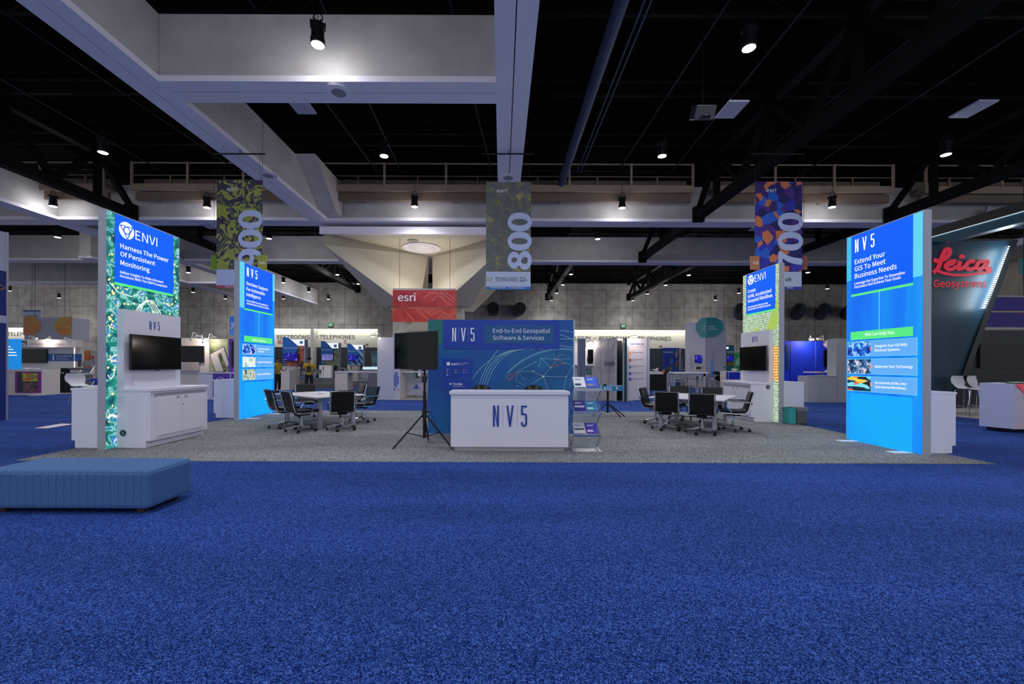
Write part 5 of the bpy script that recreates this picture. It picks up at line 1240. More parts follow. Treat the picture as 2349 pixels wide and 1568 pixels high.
# ---------------- white shell bar stool beside the outer left counter
WS = thing('shell_stool', 'white curved shell bar stool showing above the outer left counter', 'stool', (W(190, 880, 12.6).x, 12.6, 0.001), -PI / 2 - .1)
def shell(T, zs, m, wd=.42):
    prof = [(-.24, zs + .38), (-.25, zs + .3), (-.22, zs + .18), (-.17, zs + .06), (-.08, zs), (.1, zs - .01), (.24, zs + .01), (.28, zs - .02)]
    n = 8; vs = []; fs = []
    ws = [.82, .95, 1, .72, .85, 1, 1, .9]
    for (x, z), k in zip(prof, ws):
        for i in range(n + 1):
            y = (i / n - .5) * wd * k; b = (2 * i / n - 1) ** 2 * .02; vs += [(x + (b if z > zs + .1 else 0), y, z + (b if z < zs + .1 else 0)), (x + (b if z > zs + .1 else 0) - .012, y, z - .012 + (b if z < zs + .1 else 0))]
    m_ = 2 * (n + 1)
    for j in range(len(prof) - 1):
        for i in range(n): a = j * m_ + 2 * i; b = a + m_; fs += [(a, a + 2, b + 2, b), (a + 1, b + 1, b + 3, a + 3)]
        a = j * m_; b = a + m_; fs.append((a, b, b + 1, a + 1)); a += 2 * n; b += 2 * n; fs.append((a, a + 1, b + 1, b))
    MB().add(vs, fs).build('seat_shell', m, T, smooth=True)
    for sx, sy in ((1, 1), (1, -1), (-1, 1), (-1, -1)): MB().tube([(sx * .08, sy * .12, zs - .02), (sx * .17, sy * .16, zs - .04), (sx * .24, sy * .23, 0)], .011, 6).build('leg', CHROME, T)
    MB().tube([(-.22, -.21, .26), (.22, -.21, .26), (.22, .21, .26), (-.22, .21, .26)], .009, 6, True).build('foot_ring', CHROME, T)
SHW = mt('white shell plastic', 'cdccd2', .35)
WS.rotation_euler = (0, 0, 0); shell(WS, .82, SHW, .62)

# ---------------- booths between the two left panels
D2 = 18.6
f = bgface('booth_wall', 'warm white booth wall behind the left front kiosk', 'booth wall', 405, 775, 480, 905, D2, .12, CREAMW, 'panel', True)
tvf(f, 412, 793, 467, 831, 'black screen on the warm white booth wall right of the kiosk')
f.rect('shelf', 405, 830, 459, 850, mt('shelf box', 'b8acaa', .5), 0, .12)
armlight(460, 777, D2, 6, 'lit clip arm lamp above the warm white booth wall', 30)
armlight(453, 771, D2, -14, 'unlit clip arm lamp left of the lit one, warm white booth'); armlight(490, 774, D2, -12, 'unlit clip arm lamp above the green photo wall')
f = bgface('booth_wall', 'green photo wall with a large tablet picture', 'booth wall', 480, 777, 526, 905, D2 + .05, .12, art('green leaf print', 'noise', 1.4, [(.35, '4a5a38'), (.5, '8c9a6a'), (.65, 'c8c8a8')], 0, .5, .2), 'panel', True)
f.poly('tablet_print', [(480.5, 812), (514, 793), (528, 836), (514, 853), (494, 853)], mt('tablet edge', '1c1a1e', .5), 0, .006); f.poly('tablet_screen', [(482, 813), (513, 795.5), (526, 836), (512, 852), (495, 852)], mt('tablet white', 'cfc8c4', .5), .006, .01)
f.poly('tablet_map', [(499, 812), (507, 808.5), (522, 846), (513, 851)], art('dark crop print', 'noise', 8, [(.4, '34422a'), (.6, '7d8a58')], 0, .5), .01, .012)
f = bgface('booth_column', 'purple and grey booth column at the edge of the Decision Support panel', 'booth wall', 524, 777, 545, 853, D2 - .3, .3, mt('purple print', '5a34a8', .5), 'panel', True)
tvf(f, 531, 783, 548, 842, 'narrow black screen on the purple column')
f = bgface('hanging_sign', 'blue sign board cut off by the Decision Support panel', 'sign', 526.5, 725, 560, 769, D2 + .5, .08, mt('sign royal blue', '1d62c0', .5, emit=.15), 'board'); f.text('lettering', [('Using', 531, 743.5, 549, 4.5, .02), ('Te', 531, 749, 538, 4.5, .02), ('P', 531, 754.5, 534.5, 4.5, .02)], TXTW, .006)
MB().box(-.05, .05, .0, .06, -zpx(769, D2 + .5) + .01, 0).build('post', GREY, f.T)
D3 = DG(480, 916)
f = bgface('counter', 'white counter with a purple front left of the Decision Support panel', 'counter', 458, 855, 560, 916, D3, .45, WHITE, 'body', True)
f.rect('purple_front', 488.5, 856, 560, 911, mt('purple print', '5a34a8', .5), 0, .01); f.rect('worktop', 457, 853, 560, 856.5, WHITE, -.02, .03); f.rect('front_strip', 528, 856, 530, 880, WHITE, .01, .016)
mb = MB(); a, b = f.pt(506, 872); mb.tube([FRONT.p(a + .16 * math.cos(t), b - .03 + .16 * math.sin(t), .012) for t in [PI * k / 10 for k in range(11)]], .012, 5); mb.build('ring_logo', TXTW, f.T)

# restroom-side kiosks
def industry(x0, xr, ytop, yb, title, tx0, tx1, ty, D, art_m, scr, lb, ybox, xbox, tvlb, tlit=True):
    f = bgface('demo_tower', lb, 'kiosk', x0, ybox[0], xr, yb, D, .5, None, 'x', True)
    f.rect('picture_panel', x0, ybox[1], xr - .5, yb, art_m, -.4, 0)
    f.rect('light_box', xbox, ybox[0], xr - .5, ybox[1], mt('lit white box', 'eef4ff', .4, emit=.95), -.4, 0)
    f.rect('light_box_print', xr - 11, ybox[0] + 4, xr - 4.5, ybox[0] + 10, mt('blue small print', '4a88c8', .5), 0, .004)
    w_ = xr - x0
    f.poly('swoosh', [(x0, ytop), (x0 + w_ * .22, ytop + 1), (x0 + w_ * .36, ytop + 6), (x0 + w_ * .68, ytop + 20), (x0 + w_ * .72, ytop + 25), (x0 + w_ * .66, ytop + 32), (x0 + w_ * .56, ytop + 37), (x0, ytop + 37)], mt('swoosh blue', '1c6cc4', .5), .0, .05)
    f.rect('blue_field', x0, ytop + 36, x0 + 4, yb, mt('swoosh blue', '1c6cc4', .5), .0, .012)
    f.rect('edge', xr - .8, ybox[0], xr + .6, yb + 20, GREY, -.4, .01)
    f.text('lettering', [(title, tx0, ty, tx1, 2.6, .01)], TXTW, .055)
    t = bgface('television', tvlb, 'television', scr[0], scr[1], scr[2], scr[3], D - .12, .05, BLACKP, 'case'); t.rect('screen', scr[0] + .5, scr[1] + .5, scr[2] - .5, scr[3] - .5, SCRN if tlit else mt('pale lit screen', '8a8ad0', .4, emit=.5, noise=(3, '6a6ab8', .4, .6)), 0, .004)
    t.rect('screen_mark', scr[0] + 2, scr[3] - 4, scr[0] + 8, scr[3] - 3, TXTW, .004, .006)
    MB().box(-.15, .15, .05, .12, .1, .2).build('wall_bracket', BLACKM, t.T)
    return f
SUN = art('sunset city print', 'noise', 1.6, [(.38, '3a2430'), (.5, 'a8583a'), (.62, 'c87a50'), (.7, '6a3440')], 0, .5, .2, (1, 1, 2))
OLV = art('olive relief print', 'noise', 2.0, [(.38, '44563e'), (.5, '77825a'), (.62, '9aa588')], 0, .5, 1.2)
BLW = art('blue wave print', 'wave', 1.2, [(.2, '0f3f8e'), (.5, '3f8fd0'), (.8, '8fc4e8')], 0, .5, 4)
industry(649.5, 699, 772.5, 838, 'Telecommunications', 652, 684, 799, 26.5, SUN, (651, 809, 683.5, 827.5), 'blue topped demo tower reading Telecommunications', (778, 792.5), 664, 'lit demo screen on the Telecommunications tower')
industry(737, 777, 781.5, 837.5, 'Water Resources', 738.5, 761, 803, 31, OLV, (737.5, 811.5, 764, 826.5), 'blue topped demo tower reading Water Resources', (786, 798.5), 749, 'paler lit screen on the Water Resources tower', False)
industry(797, 833.5, 787.5, 836, 'Water Utilities', 798.5, 816, 806, 36, BLW, (798, 814, 821.5, 827.5), 'blue topped demo tower reading Water Utilities', (790.5, 801), 807, 'lit demo screen on the Water Utilities tower')
def cab(x0, x1, y0, y1, D, lb, split, two=True):
    f = bgface('storage_cabinet', lb, 'cabinet', x0, y0, x1, y1, D, .6, WHITE2, 'body', True)
    f.rect('worktop', x0 - .5, y0 - .6, x1 + .5, y0 + 1, WHITE, -.02, .02); f.rect('gap_line', split, y0 + 2, split + .6, y1 - 3, DOORG, 0, .006); f.rect('handle', split - 1, y0 + 3, split + .8, y0 + 10, BLACKP, .0, .02)
cab(632, 664, 848, 894, DG(650, 894.5), 'white storage cabinet right behind the Decision Support panel', 636.5)
f = bgface('storage_cabinet', 'light side section of the white storage cabinet by the Decision Support panel', 'cabinet', 664.5, 848, 677, 893, DG(650, 894.5) + .0, .6, WHITE, 'body', True) if 0 else None
cab(643, 678.5, 840, 868, 28, 'low white cabinet below the Telecommunications tower', 656)
cab(732, 760, 838, 865.5, DG(745, 866), 'white cabinet below the Water Resources tower', 742)
cab(797, 820.5, 836, 852, 37, 'white cabinet below the Water Utilities tower', 805)
# standing tables
f = bgface('standing_table', 'white standing table right of the cabinets, open at its right side', 'table', 768, 853, 797, 894, DG(785, 895), .9, WHITE2, 'side_panel', True)
f.rect('tabletop', 767.5, 851.5, 866, 854.5, WHITE, -.9, .03); f.rect('side_panel', 816, 854, 818.5, 893, CREAMW, -.85, -.75)
for (x, y, D, rz, lb) in ((632, 837.5, 25.0, .2, 'grey stool just right of the Decision Support panel, far back'), (695, 838, 26.4, 0, 'grey stool in front of the Telecommunications tower'), (711, 840, 27.2, .4, 'grey stool right of the Telecommunications tower, by the standing guard'),
    (728, 835.5, 31.5, 0, 'grey stool left of the Water Resources cabinet'), (772, 835.5, 31.5, 0, 'grey stool right of the Water Resources cabinet'), (792, 833.5, 35.5, 0, 'grey stool left of the Water Utilities cabinet'), (829, 833.5, 35.8, 0, 'grey stool right of the Water Utilities tower'),
    (833, 851.5, 20.6, 0, 'grey stool tucked at the standing table, left of the tall white partition'), (942, 851, 19.8, .1, 'grey stool between the tall white partition and the tripod screen'), (966, 853, 20.8, -.2, 'grey stool behind the tripod pole')):
    stool(x, y, 1.1, rz, lb, 'grey shell stools', D)
f = bgface('light_table', 'low table with a glowing white top left of the tall partition', 'table', 832, 841, 868, 847, 28, 1.0, mt('lit table top', 'd6f0ff', .4, emit=.9), 'lit_top'); MB().box(-.5, .5, 0, 1, -f.zo, 0).build('base', mt('lilac grey base', '8a8494', .5), f.T)
f = bgface('sign_wall', 'pale teal printed panel cut off by the tall white partition', 'sign', 852, 805, 868, 865, 33, .06, mt('pale teal print', '6f9fa6', .5, noise=(1.5, '4a7080', .5, .56)), 'panel', True)
# tall white partition + map graphic
D4 = DG(880, 917)
f = bgface('booth_wall', 'tall plain white partition right of the left table', 'booth wall', 865.5, 773, 902, 917, D4, .12, GWHITE, 'panel', True)
armlight(856, 769, D4, 16, 'small white clip lamp at the left edge of the tall white partition', 4)
f = bgface('booth_wall', 'white partition with blue splash print beside the tall partition', 'booth wall', 902, 772, 917.5, 916, D4 + .05, .1, mt('print white', 'c9c8d6', .5), 'panel', True)
for i, (a, b, c, d) in enumerate(((904, 858, 906, 884), (907, 853, 909, 890), (910, 852, 912, 886), (913, 862, 915, 880), (904, 890, 906, 896))): f.rect('splash_print', a, b, c, d, mt('splash blue', '3a5fc0', .5), 0, .006)
f.rect('splash_print', 912, 892, 915, 896, mt('splash orange', 'c8603a', .5), 0, .006)
f = bgface('counter_table', 'white high table with side panels behind the tripod', 'table', 918, 853, 924, 912, DG(925, 913), .7, WHITE2, 'side_panel', True)
f.rect('tabletop', 917, 851.5, 986, 854, WHITE, -.7, .03); f.rect('back_panel', 924, 868, 984, 908, mt('print white', 'c9c8d6', .5), -.75, -.7)
f.poly('mountain_print', [(942, 893), (948, 881), (953, 890), (956, 893)], mt('splash blue', '3a5fc0', .5), -.69, -.68)

# ---------------- right of the blue back wall
f = bgface('curtain_wall', 'grey pleated curtain right of the blue back wall', 'curtain', 1324, 776, 1343, 905, 16.5, .3, mt('grey curtain', '8d93aa', .8, noise=(3, '7b8097', .4, .6)), 'x', True) if 0 else None
def pleats(name, label, x0, x1, y0, D, m, n, amp, rz=0):
    a = W(x0, y0, D); b = W(x1, y0, D); T = thing(name, label, 'curtain', (a.x, D, .01)); L = b.x - a.x; h = a.z; N = n * 6; vs = []; fs = []
    for i in range(N + 1):
        x = L * i / N; y = amp * math.sin(2 * PI * n * i / N); vs += [(x, y, 0), (x, y, h), (x, y + .01, h), (x, y + .01, 0)]
    for i in range(N): p = 4 * i; q = p + 4; fs += [(p, q, q + 1, p + 1), (p + 1, q + 1, q + 2, p + 2), (p + 2, q + 2, q + 3, p + 3), (p + 3, q + 3, q, p)]
    fs += [(0, 1, 2, 3), (4 * N, 4 * N + 3, 4 * N + 2, 4 * N + 1)]
    MB().add(vs, fs).build('cloth', m, T)
    MB().cyl((0, .02, h), (L, .02, h), .015, n=8).build('rail', STEEL, T)
    return T
pleats('curtain', 'grey pleated curtain right of the blue back wall', 1325, 1343, 776, 17.5, mt('grey curtain', '8d93aa', .8), 4, .05)
f = bgface('booth_wall', 'bright white booth wall inside the map software booth', 'booth wall', 1317, 786, 1363, 905, 20.5, .1, mt('print white', 'd9d2d2', .5), 'panel', True)
tvf(f, 1348.5, 801, 1360.5, 834, 'dark screen in the map software booth')
armlight(1354, 784, 20.4, -8, 'white arm lamp in the map software booth', 22)
armlight(1345, 780, 20.4, -8, 'second white arm lamp in the map software booth, further left')
f.rect('shelf', 1318, 836, 1362, 838.5, WHITE, 0, .5)
f = bgface('green_box', 'green patterned box on the floor of the map software booth', 'box', 1343, 845, 1357, 860, 19.8, .3, mt('green pattern', '4a7d78', .5, noise=(8, '2a4a4a', .45, .55)), 'box'); MB().box(-.14, .14, 0, .3, -f.zo + .01, 0).build('stand', GREY, f.T)
# "simple" banner wall, turned in depth
def quadwall(name, label, cat, pxa, pya0, Da, pxb, pyb0, Db, m, th=.06):
    A = W(pxa, pya0, Da); B = W(pxb, pyb0, Db); L = math.hypot(B.x - A.x, B.y - A.y); an = math.atan2(B.y - A.y, B.x - A.x); h = (A.z + B.z) / 2
    T = thing(name, label, cat, (A.x, A.y, .009), an)
    MB().box(0, L, 0, th, 0, h).build('panel', m, T)
    ca, sa = math.cos(an), math.sin(an)
    def pt(px, py):
        x, y = lv(px, py); k = (x - PX) / F        # point on the wall line with X = k * Y
        t = (k * A.y - A.x) / (ca - k * sa); D = A.y + t * sa
        return (t, H - (y - PY) * D / F - .009)
    f = Face(T, FRONT, pt); f.L = L; f.h = h; return f
f = quadwall('booth_wall', 'grey white banner wall with letter clouds and the word simple', 'booth wall', 1363, 781, 19.9, 1412, 774, 17.6, mt('banner grey white', 'b6b2bc', .6))
CLD = art('word cloud print', 'noise', 16, [(.44, 'b6b2bc'), (.5, '8a8494'), (.56, 'a4a0ac'), (.62, 'b6b2bc')], 0, .6, 0, (.4, 1, 2.2))
f.poly('letter_cloud', [(1368, 800), (1384, 790), (1384, 800), (1378, 806), (1376, 840), (1384, 846), (1384, 856), (1374, 854), (1367, 842)], CLD, 0, .004)
f.poly('letter_cloud', [(1387, 788), (1393, 787), (1393, 856), (1387, 854)], CLD, 0, .004); f.poly('letter_cloud', [(1397, 800), (1409, 786), (1410, 795), (1402, 808), (1410, 820), (1410, 850), (1402, 859), (1396, 850), (1403, 838), (1397, 822)], CLD, 0, .004)
f.text('logo', [('XTools', 1364.5, 792.5, 1380, 6, .0)], TXTD, .004); f.text('logo', [('simple', 1385.5, 838, 1410.5, 11, .015)], mt('dark green print', '2a4a3a', .5), .006)
for x in (1379, 1395): f.rect('seam', x, 776, x + .4, 905, mt('seam grey', '77748a', .6), 0, .003)
pleats('curtain', 'black pleated drape between the simple banner and the white banner', 1412, 1432.5, 776, 18.0, SKIRT, 4, .05)
t = thing('booth_post', 'silver booth upright left of the drape end', 'post', (W(1430, 800, 17.4).x, 17.4, 0.01)); MB().box(-.03, .03, -.03, .03, 0, W(1430, 776, 17.4).z).build('post', mt('booth post', '8fa0a8', .4, .3), t)
t = thing('booth_post', 'dark teal booth upright beside the white banner', 'post', (W(1435, 800, 17.6).x, 17.6, 0.01)); MB().box(-.05, .05, -.03, .03, 0, W(1435, 776, 17.6).z).build('post', mt('booth post dark', '26404a', .4, .3), t)
D5 = DG(1450, 917)
f = bgface('booth_wall', 'white banner wall with a column of coloured icons', 'booth wall', 1440, 776, 1484.5, 914, D5, .08, mt('banner white 2', 'cdc8d4', .5), 'panel', True)
f.rect('edge_post', 1438, 776, 1442, 919, mt('silver trim', 'b4b6c4', .3, .4), -.02, .03); f.rect('edge_post', 1484, 774, 1490, 914, mt('silver trim', 'b4b6c4', .3, .4), -.1, .0)
f.text('logo', [('AMTECH', 1444, 791, 1476, 4.4, .03)], mt('logo blue', '1a3f9c', .5), .004); f.text('lettering', [('Tools for your Business', 1443, 796, 1481, 2, 0)], mt('dusty print', '8a8090', .5), .004)
for y, c in ((809.5, 'd8983c'), (826, 'b84a3a'), (841, '4a8ab8'), (856.5, '2f4fb8'), (869.5, '2f4fb8')):
    f.rect('icon', 1442.5, y - 3.6, 1448, y + 3.2, mt('icon ' + c, c, .5), 0, .006); f.rect('caption_line', 1449.5, y - 2.5, 1476, y - 1, mt('dusty print', '8a8090', .5), 0, .004); f.rect('caption_line', 1449.5, y + .8, 1460, y + 1.5, mt('dusty print', '8a8090', .5), 0, .004)
armlight(1455, 770.5, D5, -8, 'lit clip arm lamp above the icon list banner wall', 22)
armlight(1422, 777, 18.2, 6, 'small lit arm lamp above the black drape', 10)
# skirted table and blue crystal banner
D6 = DG(1510, 895)
f = bgface('skirted_table', 'high table with black pleated skirt right of the icon list banner', 'table', 1491, 858, 1538, 905, D6, .7, SKIRT, 'skirt', True)
f.rect('tabletop', 1488, 852, 1521, 858, WHITE2, -.6, .02); f.rect('side_post', 1537, 858, 1541.5, 897, GREY, -.05, .02)
for px, lb, c in ((1528, 'orange and dark bag on the skirted table', 'c0583a'),):
    v = W(px, 850, D6); t = thing('shoulder_bag', lb, 'bag', (v.x, D6 + .2, W(px, 858, D6).z)); MB().obox((-.08, 0, .13), (.12, .2, .26), 0, 0, .3).build('flap', mt('orange cloth', c, .7), t, .03); MB().obox((.1, .02, .16), (.26, .25, .32), 0, 0, -.2).build('body', mt('dark cloth', '22262c', .8), t, .05); MB().tube([(0, 0, .3), (.05, 0, .42), (.18, 0, .36), (.22, 0, .25)], .012, 5).build('strap', BLACKP, t)
v = W(1506, 850, D6); t = thing('paper_pile', 'crumpled white papers on the skirted table', 'papers', (v.x, D6 + .15, W(1506, 852, D6).z)); MB().obox((0, 0, .07), (.25, .2, .04), .4, .4, .3).build('papers', WHITE, t); MB().obox((.08, 0, .12), (.12, .1, .16), .2, .2).build('crumpled_sheet', WHITE, t); MB().obox((-.2, 0, .015), (.2, .2, .03), .1).build('flat_sheet', WHITE, t)
f = bgface('booth_wall', 'deep blue banner with crystals and white heading, right of the lobby doors', 'booth wall', 1520, 797.5, 1560, 875, 30, .08, art('deep blue print', 'noise', .8, [(.35, '0c2f8e'), (.55, '1246a8'), (.7, '1e5cba')], 0, .5), 'panel', True)
for P, c in (([(1549, 808), (1553, 798), (1556, 806), (1553, 822), (1549, 818)], 'a88a5a'), ([(1534, 830), (1540, 818), (1545, 828), (1539, 836)], '3a7ab8'), ([(1545, 838), (1556, 822), (1559, 832), (1550, 850)], '7a5f6a'), ([(1532, 848), (1538, 836), (1542, 846), (1538, 856)], '9a8a50')): f.poly('crystal_print', P, mt('crystal ' + c, c, .5, noise=(4, '4a3a3a', .45, .6)), 0, .01)
f.text('lettering', [('Accelerating Innovation', 1521, 808.5, 1544, 2.8, .02)], TXTW, .006)
f.rect('edge', 1558.5, 797.5, 1561, 850, mt('silver trim', 'b4b6c4', .3, .4), 0, .02)
# high table with chairs
D7 = DG(1600, 897)
f = bgface('standing_table', 'long white standing table with grey legs behind the right table', 'table', 1550, 853, 1625, 856.5, 21.5, .9, WHITE, 'tabletop')
zt = f.zo
for x in (-.92, .6):
    for y in (.06, .8): MB().box(x, x + .11, y, y + .11, -zt + .005, 0).build('leg', GREY, f.T)
MB().box(-.8, .8, .06, .12, -.13, 0).build('apron', GREY, f.T)
for (x, y, D, rz, lb) in ((1545, 851, 20.4, -.9, 'grey stool at the left end of the standing table'), (1563, 851.5, 20.6, -.7, 'grey stool second from left at the standing table'), (1633, 851.5, 22.5, .5, 'grey stool right of the standing table'), (1611, 851, 24, 3.3, 'grey stool behind the standing table')):
    stool(x, y, 1.15, rz, lb, 'grey shell stools', D)
for (x, y, D, rz, lb) in ((1568, 839.5, 26, .1, 'dark grey chair back left of the Earth Sciences tower'), (1587, 839.5, 26, -.1, 'dark grey chair back in front of the Earth Sciences tower screen'), (1697, 838, 25, .3, 'grey stool by the blue counter right of the Earth Sciences tower')):
    stool(x, y, 1.3, rz, lb, 'grey shell stools', D)
for (x, lb) in ((1633.5, 'blue glass-like standing tube right of the standing table'), (1564.5, 'thin grey standing tube beside the deep blue banner')):
    D = 23.5 if x > 1600 else 29.5; v = W(x, 822 if x > 1600 else 820, D); t = thing('display_tube', lb, 'post', (v.x, D, .01)); h = v.z
    MB().cyl((0, 0, 0), (0, 0, h * .55), .05 if x > 1600 else .03, n=12).build('stem', GREY, t); MB().cyl((0, 0, h * .45), (0, 0, h), .055 if x > 1600 else .04, .035, n=16).build('tube', mt('blue metallic tube', '3f8fe0', .15, .6) if x > 1600 else mt('slate tube', '6a6a8a', .3), t)
# Earth Sciences tower
D8 = 29.0
f = bgface('booth_tower', 'tall white booth tower with a teal Earth Sciences octagon', 'booth tower', 1618.5, 733, 1665.5, 868, D8, 1.6, GWHITE, 'front_wall', True)
A = f.pt(1590.5, 739); B = f.pt(1618.5, 733)
MB().hexa([(A[0], 1.2, 0), (B[0], 0, 0), (B[0], .08, 0), (A[0], 1.28, 0), (A[0], 1.2, A[1]), (B[0], 0, B[1]), (B[0], .08, B[1]), (A[0], 1.28, A[1])]).build('side_wall', mt('cool white board 2', 'd2d2e0', .5), f.T)
TEAL = mt('teal octagon', '1c8f96', .5, noise=(.6, '2f9fa2', .45, .55))
f.poly('octagon_sign', [(1618.5, 728), (1640, 728), (1652, 735), (1657, 742), (1657, 757), (1641, 772), (1618.5, 773)], TEAL, .0, .12)
P0 = [f.pt(*p) for p in ((1618.5, 728), (1609, 729), (1600.5, 742), (1600.5, 757), (1609, 773), (1618.5, 773))]
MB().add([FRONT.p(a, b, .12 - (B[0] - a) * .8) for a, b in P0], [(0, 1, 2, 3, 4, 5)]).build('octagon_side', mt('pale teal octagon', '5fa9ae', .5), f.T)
f.text('lettering', [('Earth', 1623, 750.5, 1636, 4, .02), ('Sciences', 1623, 756.5, 1643, 4, .02)], TXTW, .125); f.text('side_lettering', [('Earth', 1609.5, 750.5, 1617, 4, .02), ('Sciences', 1606.5, 757, 1617, 4, .02)], TXTW, .13)
f.rect('door', 1636.5, 803.5, 1663.5, 868, mt('cool white board', 'c2c2d2', .5), 0, .02); f.rect('door_gap', 1636, 803, 1664, 803.6, DOORG, 0, .025); f.rect('door_gap', 1636, 803, 1636.6, 866, DOORG, 0, .025); f.rect('door_handle', 1660, 841, 1663, 844.5, mt('dark handle', '30323c', .4), .02, .06)
f2 = bgface('television', 'small violet lit screen on the side of the Earth Sciences tower', 'television', 1594.5, 813.5, 1611.5, 832, D8 + .2, .05, BLACKP, 'case'); f2.rect('screen', 1595.2, 814.2, 1610.8, 831.3, SCRN, 0, .004); MB().box(-.1, .1, .05, .5, .1, .2).build('wall_bracket', BLACKM, f2.T)
f = bgface('counter', 'low white counter under the violet screen', 'counter', 1596, 840, 1613, 866, D8 - .6, .5, WHITE2, 'body', True); f.rect('worktop', 1594, 838.5, 1613, 840.5, WHITE, -.02, .03); f.rect('shelf_opening', 1597, 841.5, 1608, 846, mt('dark recess', '3a2420', .6), 0, .005)
f = bgface('sign_wall', 'green and yellow printed panel left of the Earth Sciences tower', 'sign', 1581.5, 809, 1590.5, 870, 33, .1, mt('green print', '1f9440', .5), 'panel', True); f.rect('yellow_block', 1583.5, 825, 1590, 836, mt('lime yellow', 'a8b82a', .5), 0, .01)
f = bgface('demo_tower', 'teal demo tower right of the Earth Sciences tower', 'kiosk', 1666, 791, 1684, 862, 31, .3, mt('deep teal print', '14788c', .5), 'panel', True)
f.rect('light_box', 1666, 795, 1671, 800, mt('lit white box', 'eef4ff', .4, emit=.95), 0, .02); f.rect('print_line', 1668, 805, 1683, 806.5, TXTW, 0, .01); f.rect('print_line', 1668, 808, 1683, 809.5, TXTW, 0, .01); f.rect('flower_print', 1669, 828, 1684, 838, mt('flower print', '6a8a3a', .5, noise=(4, 'c8603a', .45, .55)), 0, .01)
tvf(f, 1666.5, 816, 1683.5, 829, 'violet lit screen on the teal demo tower', True)
f = bgface('sign_wall', 'green printed panel with pale swirl, left of the right rear screen', 'sign', 1684.5, 808, 1700, 860, 33.5, .1, mt('green print 2', '2f9c5a', .5), 'panel', True); f.poly('swirl_print', [(1686, 838), (1688, 826), (1695, 818), (1699, 818), (1699, 838)], mt('pale green print', '8fc8a8', .5), 0, .01)
# orange stool, folding chairs, blue counter
g = DG(1652, 884)
t = thing('cube_seat', 'small orange cube seat with black feet', 'seat', (W(1656, 870, g).x, g + .2, .009)); MB().box(-.3, .26, -.2, .3, .04, .42).build('cushion', mt('orange vinyl', 'd0582a', .5), t, .03)
for sx in (-.24, .2):
    for sy in (-.14, .24): MB().box(sx - .03, sx + .03, sy - .03, sy + .03, 0, .05).build('foot', BLACKP, t)
for i in range(3):
    v = W(1647 + i * 6, 850, 25.4); t = thing('folding_chair', ['black folding chair, left one leaning in the stack by the tower door', 'black folding chair, middle one leaning in the stack by the tower door', 'black folding chair, right one leaning in the stack by the tower door'][i], 'chair', (v.x, 25.4 + .1 * i, .009), 0, 'black folding chairs by the tower')
    for sx in (-.2, .2): MB().tube([(sx - .15, 0, 1.12 - .03 * i), (sx, 0, .8), (sx + .25, -.2, 0)], .014, 5).tube([(sx - .05, .1, .7), (sx - .15, .15, 0)], .012, 5).build('leg_frame', BLACKM, t)
    MB().obox((-.1, -.02, 1.02), (.42, .04, .12), 0, 0, .35).build('backrest', BLACKP, t); MB().obox((.02, -.05, .72), (.4, .04, .3), 0, .5, .3).build('seat', BLACKP, t)
f = bgface('counter', 'royal blue fronted white counter left of the right rear kiosk', 'counter', 1665.5, 851, 1700, 893, 21.8, .6, WHITE2, 'body', True); f.rect('blue_front', 1666, 852, 1670, 869.5, mt('royal print', '1226b4', .5), 0, .01); f.rect('blue_front', 1671.5, 853, 1697.5, 869.5, mt('royal print', '1226b4', .5), 0, .01)
v = W(1690, 848, 21.9); t = thing('fruit_bowl', 'small green bowl on the royal blue counter', 'bowl', (v.x, 22.1, W(1690, 851, 21.8).z)); MB().lathe([(.06, 0), (.14, .06), (.17, .12), (.15, .12), (.05, .03)], n=16).build('bowl', mt('white plastic', 'd8d8e0', .4), t); MB().lathe([(.13, .08), (.1, .14), (.03, .17)], n=12).build('content', mt('green apples', '6f9a2c', .5), t)

# ---------------- royal blue booth
D9 = DG(1880, 912)
BR_ = mt('royal booth wall', '0d35d8', .6)
f = bgface('booth_wall', 'royal blue booth wall between the right panels', 'booth wall', 1800, 782, 1960, 908, 20.0, .1, BR_, 'panel', True)
f.rect('seam', 1870, 782, 1870.8, 905, mt('pale seam', '5a70e0', .5), 0, .01); f.rect('seam', 1812.5, 782, 1813.2, 905, mt('dark seam', '0a1f8a', .5), 0, .01)
f.rect('dark_picture', 1802, 790, 1808, 848, mt('dark green blue', '12304a', .5), 0, .02)
a, b = f.pt(1914, 789); MB().disc(FRONT, a, b, .52, .24, .0, .03, 32).build('oval_sign', mt('lit oval white', 'e2dad8', .5), f.T); f.text('logo', [('Do', 1911, 793.5, 1921, 6, .01)], TXTD, .035); f.rect('logo_mark', 1905, 787.5, 1909.5, 793.5, TXTD, .03, .036)
tvf(f, 1891, 802, 1921, 840, 'black screen on the royal blue booth wall')
armlight(1861, 777, 20, -4, 'lit clip arm lamp above the royal blue booth wall', 30); armlight(1880, 777, 20, 10, 'unlit clip arm lamp right of the lit one, royal blue booth')
f = bgface('counter', 'white booth counter in front of the royal blue wall', 'counter', 1853, 862, 1919, 922, DG(1885, 922.5), .6, mt('grey white counter', 'b4b4ba', .5), 'body', True); f.rect('worktop', 1852.5, 860.5, 1920, 862.5, WHITE, 0, .02)
f = bgface('booth_column', 'white booth column beside the Extend Your GIS panel', 'booth wall', 1918.5, 776, 1950, 922, DG(1930, 922.5) + .01, .5, mt('grey white counter', 'b4b4ba', .5), 'panel', True)
t = bgface('shelf_table', 'thin white table top with white boxes in the royal blue booth', 'table', 1861, 852, 1919, 855, 18.5, .5, WHITE, 'tabletop'); MB().box(-.03, .03, .2, .26, -t.zo, 0).build('leg', GREY, t.T)
